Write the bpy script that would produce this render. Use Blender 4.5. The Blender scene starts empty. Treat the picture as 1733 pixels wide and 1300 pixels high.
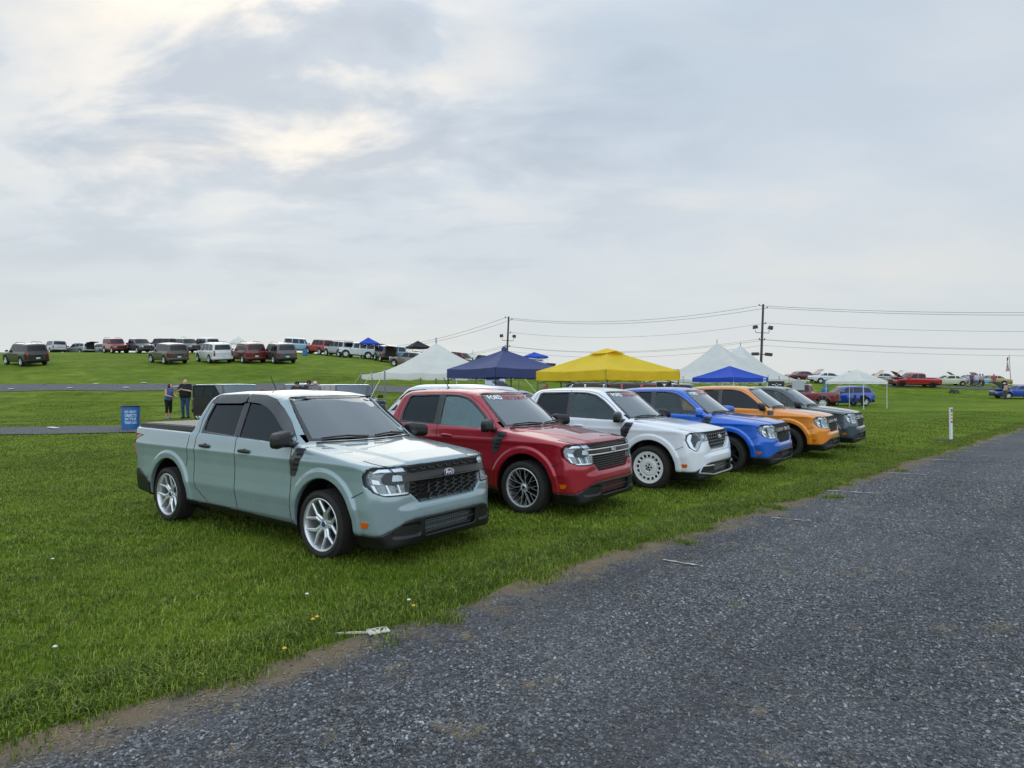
import bpy, math, random
import numpy as np
from mathutils import Vector, Matrix
from mathutils.geometry import delaunay_2d_cdt
R = math.radians
random.seed(7)
np.random.seed(7)
S = bpy.context.scene
# ------------------------------------------------------------------ camera
F, Y0, CH = 1090.0, 653.5, 1.727
cam_d = bpy.data.cameras.new('camera'); cam = bpy.data.objects.new('camera', cam_d)
S.collection.objects.link(cam); S.camera = cam
cam_d.sensor_width = 36; cam_d.lens = F / 1733 * 36
cam_d.clip_start = .1; cam_d.clip_end = 6000
cam.location = (0, 0, CH); cam.rotation_euler = (R(90) + math.atan((Y0 - 650) / F), 0, 0)
S.view_settings.view_transform = 'Standard'; S.view_settings.look = 'None'
S.view_settings.exposure = .28; S.view_settings.gamma = 1
S.render.resolution_x = 1024; S.render.resolution_y = 769
S.cycles.max_bounces = 6; S.cycles.diffuse_bounces = 3; S.cycles.glossy_bounces = 4
S.cycles.transparent_max_bounces = 16; S.cycles.transmission_bounces = 4
# ------------------------------------------------------------------ node helper
def lin(h):
    if isinstance(h, str):
        h = [int(h[i:i + 2], 16) / 255 for i in (0, 2, 4)]
        h = [c / 12.92 if c <= .04045 else ((c + .055) / 1.055) ** 2.4 for c in h]
    return (*h[:3], 1)
class NT:
    def __init__(s, t): s.t = t; t.nodes.clear()
    def n(s, ty, ins=None, **kw):
        o = s.t.nodes.new(ty)
        for k, v in kw.items(): setattr(o, k, v)
        for k, v in (ins or {}).items():
            if isinstance(v, bpy.types.NodeSocket): s.t.links.new(v, o.inputs[k])
            else: o.inputs[k].default_value = v
        return o
    def math(s, op, a, b=0.0, c=0.0, clamp=False):
        return s.n('ShaderNodeMath', {0: a, 1: b, 2: c}, operation=op, use_clamp=clamp).outputs[0]
    def ramp(s, fac, st, interp='LINEAR'):
        o = s.n('ShaderNodeValToRGB', {0: fac}); e = o.color_ramp.elements; o.color_ramp.interpolation = interp
        while len(e) < len(st): e.new(.5)
        for i, (p, c) in enumerate(st):
            e[i].position = p; e[i].color = (c, c, c, 1) if isinstance(c, (int, float)) else lin(c)
        return o.outputs[0]
    def mix(s, f, a, b, bt='MIX'):
        o = s.n('ShaderNodeMix', {0: f, 6: a, 7: b}, data_type='RGBA', blend_type=bt); return o.outputs[2]
    def noise(s, v, sc, det=4, rough=.55, dist=0):
        return s.n('ShaderNodeTexNoise', {'Vector': v, 'Scale': sc, 'Detail': det, 'Roughness': rough, 'Distortion': dist}).outputs[0]
# ------------------------------------------------------------------ world: thin sun, high broken overcast
OFX, OFY = 3.9, 8.8
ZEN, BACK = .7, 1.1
SUN_AZ, SUN_EL = R(-22), R(32)
W = bpy.data.worlds.new('World'); S.world = W; W.use_nodes = True
t = NT(W.node_tree)
sky = t.n('ShaderNodeTexSky', sky_type='NISHITA', sun_disc=False, sun_elevation=SUN_EL, sun_rotation=SUN_AZ, air_density=1.3, dust_density=1, ozone_density=1.5)
co = t.n('ShaderNodeTexCoord').outputs['Generated']
sp = t.n('ShaderNodeSeparateXYZ', {0: co})
zc = t.math('ADD', t.math('MAXIMUM', sp.outputs[2], 0.0), .24)
flat = t.n('ShaderNodeCombineXYZ', {0: t.math('DIVIDE', sp.outputs[0], zc), 1: t.math('DIVIDE', sp.outputs[1], zc), 2: 0.3}).outputs[0]
mp = t.n('ShaderNodeMapping', {0: flat, 1: (OFX, OFY, 0), 2: (0, 0, R(-25)), 3: (.8, 1.25, 1)}).outputs[0]
n1 = t.noise(mp, 1.0, 9, .52, .35)
mp2 = t.n('ShaderNodeMapping', {0: flat, 1: (4.7, 7.1, 0), 2: (0, 0, R(20)), 3: (.5, .8, 1)}).outputs[0]
n2 = t.noise(mp2, .55, 5, .5, .2)
n3 = t.noise(t.n('ShaderNodeMapping', {0: flat, 1: (9.1, 2.2, 0), 2: (0, 0, R(-12)), 3: (1.6, 2.6, 1)}).outputs[0], 1.2, 8, .55, .3)
mixn = t.math('ADD', t.math('ADD', t.math('MULTIPLY', n1, .40), t.math('MULTIPLY', n2, .48)), t.math('MULTIPLY', n3, .12))
cl = t.ramp(mixn, [(.36, 'afbdcc'), (.44, 'b9c5d1'), (.50, 'c1cbd5'), (.55, 'cad1d8'), (.62, 'dad9d6')])
cl = t.mix(t.math('MULTIPLY', t.ramp(n2, [(.40, 1.), (.5, 0.)]), .35), cl, lin('a9bccf'))
# glow of the veiled sun through thin places in the cloud
sd = Vector((math.sin(SUN_AZ) * math.cos(SUN_EL), math.cos(SUN_AZ) * math.cos(SUN_EL), math.sin(SUN_EL)))
dt = t.n('ShaderNodeVectorMath', {0: co, 1: sd}, operation='DOT_PRODUCT').outputs['Value']
near = t.ramp(dt, [(.88, 0.), (.955, .35), (.988, .85), (1., 1.)])
thin = t.ramp(t.math('ADD', t.math('MULTIPLY', n1, .45), t.math('MULTIPLY', n3, .55)), [(.51, 0.), (.56, .6), (.61, 1.)])
cl = t.mix(t.math('MULTIPLY', near, thin), cl, lin((1.0, .90, .76)))
dk = t.math('MULTIPLY', t.ramp(dt, [(.75, 0.), (.92, 1.)]), t.ramp(n3, [(.40, 1.), (.52, 0.)]))
cl = t.mix(t.math('MULTIPLY', dk, .4), cl, lin('9ba7b6'))
hz = t.ramp(sp.outputs[2], [(.0, 1.), (.10, .8), (.30, 0.)])
cl = t.mix(t.math('MULTIPLY', hz, .85), cl, lin('ccd1d2'))
# gain added overhead and behind the camera, out of view, to light the foreground
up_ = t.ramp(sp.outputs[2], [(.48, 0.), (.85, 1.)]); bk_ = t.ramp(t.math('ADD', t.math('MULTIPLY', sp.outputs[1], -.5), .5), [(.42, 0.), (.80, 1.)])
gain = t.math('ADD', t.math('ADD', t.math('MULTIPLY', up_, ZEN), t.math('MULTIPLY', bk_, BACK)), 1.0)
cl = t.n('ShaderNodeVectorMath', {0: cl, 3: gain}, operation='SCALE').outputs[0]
b1 = t.n('ShaderNodeBackground', {0: sky.outputs[0], 1: .06})
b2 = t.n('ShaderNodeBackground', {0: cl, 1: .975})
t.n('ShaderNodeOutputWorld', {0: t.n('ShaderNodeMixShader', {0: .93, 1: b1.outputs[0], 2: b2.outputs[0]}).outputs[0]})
sun_d = bpy.data.lights.new('sun', 'SUN'); sun_d.energy = .45; sun_d.angle = R(55); sun_d.color = (1, .93, .82)
sun = bpy.data.objects.new('sun', sun_d); S.collection.objects.link(sun)
sun.rotation_euler = (-sd).to_track_quat('-Z', 'Y').to_euler()
# ------------------------------------------------------------------ materials
MATS = {}
def mat(name, col, rough=.6, metal=0., coat=0., coatr=.03, spec=.5, var=0., vs=8., bump=0., bs=60., emit=None, trans=0., alpha=1., dirt=0.):
    if name in MATS: return MATS[name]
    m = bpy.data.materials.new(name); m.use_nodes = True; MATS[name] = m
    t = NT(m.node_tree); c = lin(col); base = c; rg = rough
    pos = t.n('ShaderNodeTexCoord').outputs['Object']
    if var:
        nz = t.noise(pos, vs, 5)
        base = t.mix(t.ramp(nz, [(.3, 0.), (.7, 1.)]), tuple(v * (1 - var) for v in c[:3]) + (1,), tuple(min(1, v * (1 + var)) for v in c[:3]) + (1,))
    if dirt:
        sz = t.n('ShaderNodeSeparateXYZ', {0: pos}).outputs[2]
        dm = t.math('MULTIPLY', t.ramp(sz, [(.15, 1.), (.6, 0.)]), t.noise(pos, 6, 6))
        base = t.mix(t.math('MULTIPLY', dm, dirt), base, lin('6b6252'))
        rg = t.math('ADD', t.math('MULTIPLY', dm, .4), rough)
    ins = {'Base Color': base, 'Roughness': rg, 'Metallic': metal, 'Coat Weight': coat, 'Coat Roughness': coatr, 'Specular IOR Level': spec}
    if bump:
        ins['Normal'] = t.n('ShaderNodeBump', {'Height': t.noise(pos, bs, 4), 'Strength': bump, 'Distance': .01}).outputs[0]
    if emit: ins['Emission Color'] = lin(emit); ins['Emission Strength'] = 1.
    p = t.n('ShaderNodeBsdfPrincipled', ins)
    t.n('ShaderNodeOutputMaterial', {0: p.outputs[0]})
    return m
def glassmat(name, tint, amt, gl=1.0, fk=1.35, fa=.02):
    """pane: tinted see-through mixed with a Fresnel mirror"""
    if name in MATS: return MATS[name]
    m = bpy.data.materials.new(name); m.use_nodes = True; MATS[name] = m
    t = NT(m.node_tree)
    tr = t.n('ShaderNodeBsdfTransparent', {0: tuple(c * amt for c in lin(tint)[:3]) + (1,)})
    g = t.n('ShaderNodeBsdfGlossy', {0: (gl * .90, gl * .97, gl, 1), 'Roughness': .01})
    fr = t.n('ShaderNodeFresnel', {0: 1.52}).outputs[0]
    fr = t.math('ADD', t.math('MULTIPLY', fr, fk), fa, clamp=True)
    t.n('ShaderNodeOutputMaterial', {0: t.n('ShaderNodeMixShader', {0: fr, 1: tr.outputs[0], 2: g.outputs[0]}).outputs[0]})
    return m
# ------------------------------------------------------------------ object helpers
COL = S.collection
def tag(o, label=None, cat=None, group=None, kind=None):
    if label: o['label'] = label
    if cat: o['category'] = cat
    if group: o['group'] = group
    if kind: o['kind'] = kind
    return o
def thing(name, label, cat, loc=(0, 0, 0), rz=0, group=None, rot=None):
    o = bpy.data.objects.new(name, None); COL.objects.link(o); o.empty_display_size = .2
    o.location = loc; o.rotation_euler = rot if rot else (0, 0, rz)
    return tag(o, label, cat, group)
def link(name, me, m=None, parent=None, loc=None, rot=None, scale=None, smooth=None):
    o = bpy.data.objects.new(name, me); COL.objects.link(o)
    if m is not None:
        if not len(me.materials): me.materials.append(m)
        else: o.material_slots[0].link = 'OBJECT'; o.material_slots[0].material = m
    if parent is not None: o.parent = parent
    if loc is not None: o.location = loc
    if rot is not None: o.rotation_euler = rot
    if scale is not None: o.scale = scale
    return o
def copy_tree(o, parent=None):
    c = o.copy(); COL.objects.link(c); c.parent = parent
    for ch in o.children: copy_tree(ch, c)
    return c
class MB:
    """collects polygons, becomes one mesh"""
    def __init__(s): s.v = []; s.f = []; s.sm = []
    def add(s, vs, fs, sm=False):
        b = len(s.v); s.v += [tuple(p) for p in vs]; s.f += [tuple(i + b for i in f) for f in fs]; s.sm += [sm] * len(fs); return s
    def box(s, c, d, rz=0, tap=1., M=None):
        x, y, z = [k / 2 for k in d]; P = []
        for sz in (-1, 1):
            q = tap if sz > 0 else 1
            for sx, sy in ((-1, -1), (1, -1), (1, 1), (-1, 1)): P.append(Vector((sx * x * q, sy * y * q, sz * z)))
        m = Matrix.Translation(c) @ (M if M is not None else Matrix.Rotation(rz, 4, 'Z'))
        return s.add([m @ p for p in P], [(3, 2, 1, 0), (4, 5, 6, 7), (0, 1, 5, 4), (1, 2, 6, 5), (2, 3, 7, 6), (3, 0, 4, 7)])
    def tube(s, pts, r, n=8, cap=True, closed=False):
        pts = [Vector(p) for p in pts]; L = len(pts); rs = r if hasattr(r, '__len__') else [r] * L; V = []
        up = None
        for i, p in enumerate(pts):
            a = pts[i - 1] if (i or closed) else p; b = pts[(i + 1) % L] if (i < L - 1 or closed) else p
            d = (b - a).normalized()
            if up is None: up = d.orthogonal().normalized()
            up = (up - d * up.dot(d)); up = up.normalized() if up.length > 1e-6 else d.orthogonal().normalized()
            w = d.cross(up)
            for k in range(n):
                an = 2 * math.pi * k / n; V.append(p + (up * math.cos(an) + w * math.sin(an)) * rs[i])
        Fs = []
        for i in range(L if closed else L - 1):
            j = (i + 1) % L
            for k in range(n): Fs.append((i * n + k, i * n + (k + 1) % n, j * n + (k + 1) % n, j * n + k))
        if cap and not closed: Fs += [tuple(range(n))[::-1], tuple(range((L - 1) * n, L * n))]
        return s.add(V, Fs, True)
    def lathe(s, prof, n=48, axis='Y', c=(0, 0, 0), closed=False, a0=0, a1=2 * math.pi):
        """prof: (radius, along axis)"""
        full = abs(a1 - a0 - 2 * math.pi) < 1e-6; m = n if full else n + 1; V = []; L = len(prof)
        for i in range(m):
            a = a0 + (a1 - a0) * i / n; ca, sa = math.cos(a), math.sin(a)
            for r, h in prof:
                if axis == 'Y': V.append((c[0] + r * ca, c[1] + h, c[2] + r * sa))
                elif axis == 'Z': V.append((c[0] + r * ca, c[1] + r * sa, c[2] + h))
                else: V.append((c[0] + h, c[1] + r * ca, c[2] + r * sa))
        Fs = []
        for i in range(n):
            j = (i + 1) % m
            for k in range(L if closed else L - 1):
                l = (k + 1) % L; Fs.append((i * L + k, i * L + l, j * L + l, j * L + k))
        return s.add(V, Fs, True)
    def prism(s, poly, y0, y1, axis='Y', sm=False):
        n = len(poly)
        def P(a, b, h): return (a, h, b) if axis == 'Y' else ((h, a, b) if axis == 'X' else (a, b, h))
        V = [P(a, b, y0) for a, b in poly] + [P(a, b, y1) for a, b in poly]
        return s.add(V, [tuple(range(n)), tuple(range(2 * n - 1, n - 1, -1))] + [(i + n, (i + 1) % n + n, (i + 1) % n, i) for i in range(n)], sm)
    def mesh(s, name):
        me = bpy.data.meshes.new(name); me.from_pydata(s.v, [], s.f)
        me.polygons.foreach_set('use_smooth', s.sm)
        me.validate(); me.update()
        import bmesh
        b = bmesh.new(); b.from_mesh(me); bmesh.ops.recalc_face_normals(b, faces=b.faces); b.to_mesh(me); b.free()
        try: me.set_sharp_from_angle(angle=R(38))
        except Exception: pass
        return me
    def obj(s, name, m, parent=None, **kw): return link(name, s.mesh(name), m, parent, **kw)
def npmesh(name, V, Q, smooth=True, T=None):
    me = bpy.data.meshes.new(name); n = len(V)
    me.vertices.add(n); me.vertices.foreach_set('co', np.asarray(V, 'f').ravel())
    q = np.asarray(Q, 'i'); k = q.shape[1]
    me.loops.add(q.size); me.loops.foreach_set('vertex_index', q.ravel())
    me.polygons.add(len(q)); me.polygons.foreach_set('loop_start', np.arange(0, q.size, k, dtype='i'))
    me.polygons.foreach_set('use_smooth', np.full(len(q), smooth)); me.update(calc_edges=True); me.validate()
    return me
# ------------------------------------------------------------------ signed-distance modelling
def polyd(px, pz, poly):
    P = np.asarray(poly, float); px, pz = np.broadcast_arrays(px, pz); d = np.full(px.shape, 1e9); s = np.ones(px.shape)
    for i in range(len(P)):
        a = P[i]; b = P[i - 1]; e = b - a; wx = px - a[0]; wz = pz - a[1]
        q = np.clip((wx * e[0] + wz * e[1]) / (e @ e), 0, 1); bx = wx - e[0] * q; bz = wz - e[1] * q
        d = np.minimum(d, bx * bx + bz * bz)
        c1 = pz >= a[1]; c2 = pz < b[1]; c3 = e[0] * wz > e[1] * wx
        s = np.where((c1 & c2 & c3) | (~c1 & ~c2 & ~c3), -s, s)
    return s * np.sqrt(d)
def smax(a, b, k): h = np.maximum(k - np.abs(a - b), 0) / k; return np.maximum(a, b) + h * h * k * .25
def smin(a, b, k): return -smax(-a, -b, k)
def sstep(a, b, x): q = np.clip((x - a) / (b - a), 0, 1); return q * q * (3 - 2 * q)
def surfnet(fn, lo, hi, res, proj=3, B=6):
    lo = np.array(lo, float); N = np.ceil((np.array(hi) - lo) / res / B).astype(int) * B + 1
    nb = (N - 1) // B; D = np.full(N, 1.0, 'f4')
    c = [lo[k] + (np.arange(nb[k]) + .5) * B * res for k in range(3)]
    X, Y, Z = np.meshgrid(*c, indexing='ij'); dc = fn(X, Y, Z)
    for b in np.argwhere(dc < -B * res * 1.3): D[b[0]*B:b[0]*B+B+1, b[1]*B:b[1]*B+B+1, b[2]*B:b[2]*B+B+1] = -1
    act = np.argwhere(np.abs(dc) <= B * res * 1.3)
    o = np.arange(B + 1); ox, oy, oz = np.meshgrid(o, o, o, indexing='ij')
    for s0 in range(0, len(act), 3000):
        a = act[s0:s0 + 3000] * B
        I = a[:, 0, None, None, None] + ox; J = a[:, 1, None, None, None] + oy; K = a[:, 2, None, None, None] + oz
        D[I, J, K] = fn(lo[0] + I * res, lo[1] + J * res, lo[2] + K * res)
    D[D == 0] = 1e-6
    sg = D < 0
    m = np.zeros(N - 1, 'i1')
    for i in (0, 1):
        for j in (0, 1):
            for k in (0, 1): m += sg[i:N[0] - 1 + i, j:N[1] - 1 + j, k:N[2] - 1 + k]
    cells = np.argwhere((m > 0) & (m < 8)); idx = np.full(N - 1, -1, 'i4'); idx[tuple(cells.T)] = np.arange(len(cells))
    acc = np.zeros((len(cells), 3)); cnt = np.zeros(len(cells))
    for ax in range(3):
        o1, o2 = [k for k in range(3) if k != ax]
        for p in (0, 1):
            for q in (0, 1):
                a = cells.copy(); a[:, o1] += p; a[:, o2] += q; b = a.copy(); b[:, ax] += 1
                da = D[tuple(a.T)]; db = D[tuple(b.T)]; c = (da < 0) != (db < 0)
                tt = np.where(c, da / np.where(c, da - db, 1), 0); pt = a.astype(float); pt[:, ax] += tt
                acc[c] += pt[c]; cnt[c] += 1
    V = lo + acc / cnt[:, None] * res
    for _ in range(proj):
        e = res * .2; x, y, z = V.T; d = fn(x, y, z)
        g = np.stack([fn(x + e, y, z) - fn(x - e, y, z), fn(x, y + e, z) - fn(x, y - e, z), fn(x, y, z + e) - fn(x, y, z - e)], 1) / (2 * e)
        gn = (g ** 2).sum(1) + .05
        st = -(d / gn)[:, None] * g * .8; L = np.sqrt((st ** 2).sum(1)); st *= np.minimum(1, res * .4 / np.maximum(L, 1e-9))[:, None]
        V = V + st
    Q = []
    for ax in range(3):
        o1, o2 = [(1, 2), (2, 0), (0, 1)][ax]
        sl0 = [slice(None)] * 3; sl1 = [slice(None)] * 3; sl0[ax] = slice(0, -1); sl1[ax] = slice(1, None)
        ch = sg[tuple(sl0)] != sg[tuple(sl1)]; e = np.argwhere(ch)
        e = e[(e[:, o1] > 0) & (e[:, o2] > 0) & (e[:, o1] < N[o1] - 1) & (e[:, o2] < N[o2] - 1)]
        ins = sg[tuple(e.T)]; q = []
        for p, r in ((1, 1), (0, 1), (0, 0), (1, 0)):
            a = e.copy(); a[:, o1] -= p; a[:, o2] -= r; q.append(idx[tuple(a.T)])
        q = np.stack(q, 1); q[~ins] = q[~ins][:, ::-1]; Q.append(q)
    Q = np.concatenate(Q); Q = Q[(Q >= 0).all(1)]
    return V, Q
def sdf_mesh(name, fn, lo, hi, res, proj=3): return npmesh(name, *surfnet(fn, lo, hi, res, proj))
def bisect(fn, pts, direc, near, far, n=34):
    """sphere-trace from outside along direc to the surface"""
    pts = np.asarray(pts, float); d = np.asarray(direc, float); t_ = np.full(len(pts), float(near))
    for _ in range(n):
        P = pts + d * t_[:, None]; t_ = np.minimum(t_ + fn(*P.T) * .97, far)
    return pts + d * t_[:, None]
class Tab:
    """2D distance table of a polygon, optionally blurred so its kinks become curves"""
    def __init__(s, poly, res=.006, pad=.5, blur=0):
        P = np.asarray(poly, float); s.lo = P.min(0) - pad; s.res = res
        n = np.ceil((P.max(0) + pad - s.lo) / res).astype(int) + 1
        X, Z = np.meshgrid(s.lo[0] + np.arange(n[0]) * res, s.lo[1] + np.arange(n[1]) * res, indexing='ij'); T = polyd(X, Z, poly)
        if blur:
            w = max(1, int(round(blur / res))); k = np.hanning(2 * w + 3)[1:-1]; k /= k.sum()
            for ax in (0, 1):
                Q = np.pad(T, [(w, w) if a == ax else (0, 0) for a in (0, 1)], 'edge'); T = sum(k[i] * (Q[i:i + n[0]] if ax == 0 else Q[:, i:i + n[1]]) for i in range(len(k)))
        s.T = T.astype('f4').ravel(); s.n = n
    def __call__(s, a, b):
        u = (a - s.lo[0]) / s.res; v = (b - s.lo[1]) / s.res
        cu = np.minimum(np.maximum(u, 0), s.n[0] - 1.001); cv = np.minimum(np.maximum(v, 0), s.n[1] - 1.001)
        ex = (np.abs(u - cu) + np.abs(v - cv)) * s.res * .7
        i = cu.astype('i4'); j = cv.astype('i4'); fu = cu - i; fv = cv - j; k = i * s.n[1] + j; T = s.T; m = s.n[1]
        a0 = T[k]; a1 = T[k + 1]; b0 = T[k + m]; b1 = T[k + m + 1]; p = a0 + (a1 - a0) * fv
        return p + (b0 + (b1 - b0) * fv - p) * fu + ex
AX = {'+y': ((0, 2), 1, -1), '-y': ((0, 2), 1, 1), '+x': ((1, 2), 0, -1), '-x': ((1, 2), 0, 1), '+z': ((0, 1), 2, -1)}
def onto(fn, uv, side, start, off=0., reach=1.6):
    (i, j), k, sg = AX[side]; uv = np.asarray(uv, float); P = np.zeros((len(uv), 3)); P[:, i] = uv[:, 0]; P[:, j] = uv[:, 1]; P[:, k] = start
    d = np.zeros(3); d[k] = sg; P = bisect(fn, P, d, 0, reach); e = .002; x, y, z = P.T
    g = np.stack([fn(x + e, y, z) - fn(x - e, y, z), fn(x, y + e, z) - fn(x, y - e, z), fn(x, y, z + e) - fn(x, y, z - e)], 1)
    g /= np.linalg.norm(g, axis=1)[:, None] + 1e-9
    return P + g * off, g
def refine(poly, step):
    o = []
    for i in range(len(poly)):
        a = np.array(poly[i], float); b = np.array(poly[(i + 1) % len(poly)], float); n = max(1, int(np.linalg.norm(b - a) / step))
        o += [tuple(a + (b - a) * k / n) for k in range(n)]
    return o
def rounded(poly, r, n=4):
    o = []; L = len(poly)
    for i in range(L):
        p = Vector(poly[i]); a = Vector(poly[i - 1]) - p; b = Vector(poly[(i + 1) % L]) - p
        q = min(r, a.length * .45, b.length * .45); A = p + a.normalized() * q; B = p + b.normalized() * q
        for k in range(n + 1):
            u = k / n; o.append(tuple(A * (1 - u) ** 2 + p * 2 * u * (1 - u) + B * u * u))
    return o
def cdt(poly, step):
    bd = refine(poly, step); P = np.array(bd); n = len(bd)
    gx = np.arange(P[:, 0].min() + step / 2, P[:, 0].max(), step); gy = np.arange(P[:, 1].min() + step / 2, P[:, 1].max(), step)
    X, Y = np.meshgrid(gx, gy); X = X.ravel(); Y = Y.ravel(); ok = polyd(X, Y, P) < -step * .4
    vs = [Vector(p) for p in bd] + [Vector((x, y)) for x, y in zip(X[ok], Y[ok])]
    r = delaunay_2d_cdt(vs, [(i, (i + 1) % n) for i in range(n)], [], 1, 1e-5)
    return np.array([tuple(v) for v in r[0]]), [tuple(f) for f in r[2]]
def patch(name, fn, poly, side, start, off, thick, m, parent, step=.04, mb=None):
    """a sheet cut to poly, laid on the surface of fn at distance off, with real thickness"""
    uv, fs = cdt(poly, step); P, g = onto(fn, uv, side, start, off); Q = P - g * thick; n = len(P)
    E = {}
    for f in fs:
        for a, b in zip(f, f[1:] + f[:1]):
            if (b, a) in E: del E[(b, a)]
            else: E[(a, b)] = 1
    F2 = list(fs) + [tuple(i + n for i in f[::-1]) for f in fs] + [(b, a, a + n, b + n) for a, b in E]
    o = mb or MB(); o.add(np.concatenate([P, Q]), F2, True)
    return o if mb is not None else o.obj(name, m, parent)
def text_pts(txt, size, font=None, spc=1.0, bold=0.0):
    c = bpy.data.curves.new('txt', 'FONT'); c.body = txt; c.size = size; c.align_x = 'LEFT'; c.space_character = spc; c.offset = bold
    o = bpy.data.objects.new('txt', c); COL.objects.link(o); dg = bpy.context.evaluated_depsgraph_get(); dg.update()
    me = bpy.data.meshes.new_from_object(o.evaluated_get(dg)); V = [tuple(v.co) for v in me.vertices]; Fs = [tuple(p.vertices) for p in me.polygons]
    bpy.data.objects.remove(o); bpy.data.curves.remove(c); bpy.data.meshes.remove(me)
    return V, Fs
# ================================================================== PICKUP TRUCK
AXF, AXR, WZ = 1.538, -1.538, .34
SIDE = [(2.30, .20), (2.44, .225), (2.475, .30), (2.48, .46), (2.485, .50), (2.475, .575), (2.43, .61), (2.425, .70), (2.425, .86), (2.40, .915), (2.355, .955),
        (2.28, .985), (2.0, 1.035), (1.6, 1.085), (1.25, 1.125), (1.1, 1.13), (1.0, 1.12), (-.95, 1.15), (-1.1, 1.16), (-2.53, 1.175), (-2.56, 1.13), (-2.565, .62),
        (-2.62, .55), (-2.62, .42), (-2.50, .36), (-2.1, .30), (-1.2, .28), (1.2, .22)]
PLAN = [(2.49, -1), (2.49, .0), (2.475, .28), (2.44, .50), (2.385, .66), (2.29, .805), (2.16, .89), (2.0, .925), (1.2, .925), (-2.15, .925), (-2.42, .89), (-2.55, .78), (-2.61, .5), (-2.62, 0), (-2.62, -1)]
SEC = [(0, 0), (.70, .0), (.80, .24), (.865, .33), (.884, .46), (.905, .545), (.893, .66), (.886, .80), (.890, .90), (.903, .955), (.886, .995), (.862, 1.10), (.84, 1.18), (.82, 1.5), (0, 1.5), (-1, 1.5), (-1, 0)]
CAB = [(-1.10, .9), (-1.085, 1.17), (-1.03, 1.38), (-.955, 1.56), (-.90, 1.62), (-.82, 1.652), (-.5, 1.672), (.0, 1.676), (.30, 1.664), (.52, 1.638), (.66, 1.602), (1.385, 1.10), (1.42, .9)]
CSEC = [(0, .5), (.868, .5), (.868, 1.08), (.850, 1.13), (.765, 1.35), (.690, 1.53), (.655, 1.60), (.60, 1.70), (.5, 1.9), (0, 1.9), (-1, 1.9), (-1, .5)]
WIN_R = rounded([(-.79, 1.175), (-.80, 1.30), (-.74, 1.525), (-.70, 1.548), (-.13, 1.560), (-.105, 1.145)], .03)
WIN_F = rounded([(-.005, 1.14), (-.03, 1.562), (.22, 1.555), (.40, 1.52), (.58, 1.43), (.76, 1.30), (.985, 1.105)], .03)
WIN_ALL = rounded([(-.835, 1.135), (-.835, 1.30), (-.775, 1.55), (-.73, 1.58), (-.03, 1.592), (.25, 1.585), (.44, 1.545), (.62, 1.45), (.80, 1.318), (1.09, 1.07)], .03)
WS = [(0, 1.14), (.735, 1.14), (.715, 1.19), (.615, 1.49), (.585, 1.575), (.50, 1.592), (0, 1.605), (-.2, 1.605), (-.2, 1.14)]
GR = {0: [(-.1, .945), (.535, .945), (.535, .70), (.42, .595), (-.1, .595)],
      1: [(-.1, .94), (.50, .94), (.49, .75), (.40, .645), (-.1, .645)]}
LAMP = {0: [(.535, .945), (.815, .945), (.855, .918), (.868, .86), (.864, .77), (.835, .71), (.77, .682), (.535, .682)],
        1: [(.50, .94), (.80, .940), (.845, .90), (.862, .82), (.850, .70), (.80, .645), (.765, .66), (.70, .76), (.66, .80), (.50, .81)]}
tSIDE = Tab(SIDE, .005, .5, .010); tPLAN = Tab(PLAN, .006, .5, .04); tSEC = Tab(SEC, .004, .5, .008); tCAB = Tab(CAB, .006, .6, .04); tCSEC = Tab(CSEC, .006, .6, .03)
tWIN = Tab(WIN_R, .004, .3), Tab(WIN_F, .004, .3); tALL = Tab(WIN_ALL, .004, .3); tWS = Tab(WS, .005, .3)
tGR = [Tab(GR[k], .004, .3) for k in (0, 1)]; tLA = [Tab(LAMP[k], .004, .3) for k in (0, 1)]
def body0(x, y, z):
    ay = np.abs(y)
    yc = np.clip(.62 - .17 * (x - 1.2), .38, .62)
    zb = .016 * (1 - sstep(yc - .01, yc + .05, ay)) * sstep(1.15, 1.35, x) * (1 - sstep(2.28, 2.38, x))
    zz = z + .036 * np.clip(ay / .86, 0, 1.2) ** 3 * sstep(.9, 1.3, x) - zb + .012
    s = tSIDE(x, zz)
    p = tPLAN(x + .07 * sstep(.60, .95, z) - .03, ay)
    rr = np.minimum(np.hypot(x - AXF - .01, z - .345), np.hypot(x - AXR, z - .345))
    fl = .024 * (1 - sstep(.525, .56, rr)) * sstep(.1, .3, z)
    w = tSEC(ay - fl, z)
    d = smax(smax(s, w, .042), p, .05)
    return d
def cabin0(x, y, z):
    ay = np.abs(y); xx = x + .26 * y * y * sstep(.2, .8, x); zz = z + .085 * y * y
    return smax(tCAB(xx, zz), tCSEC(ay, z), .075)
BP = [(0, .455), (.50, .455), (.60, .435), (.80, .325), (.86, .305), (1, .30), (1, .1), (-.1, .1), (-.1, .455)]
tBP = Tab(BP, .005, .4)
SP = [(-1.10, .36), (-1.0, .33), (-.82, .315), (-.62, .33), (1.06, .285), (1.14, .26), (1.2, .1), (-1.3, .1), (-1.3, .45), (-1.16, .45)]
tSP = Tab(SP, .005, .4)
RP = [(-1.86, .30), (-1.98, .46), (-2.30, .62), (-2.8, .64), (-2.8, .1), (-1.8, .1)]
tRP = Tab(RP, .005, .4)
def truck0(x, y, z): return smin(body0(x, y, z), cabin0(x, y, z), .035)
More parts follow.
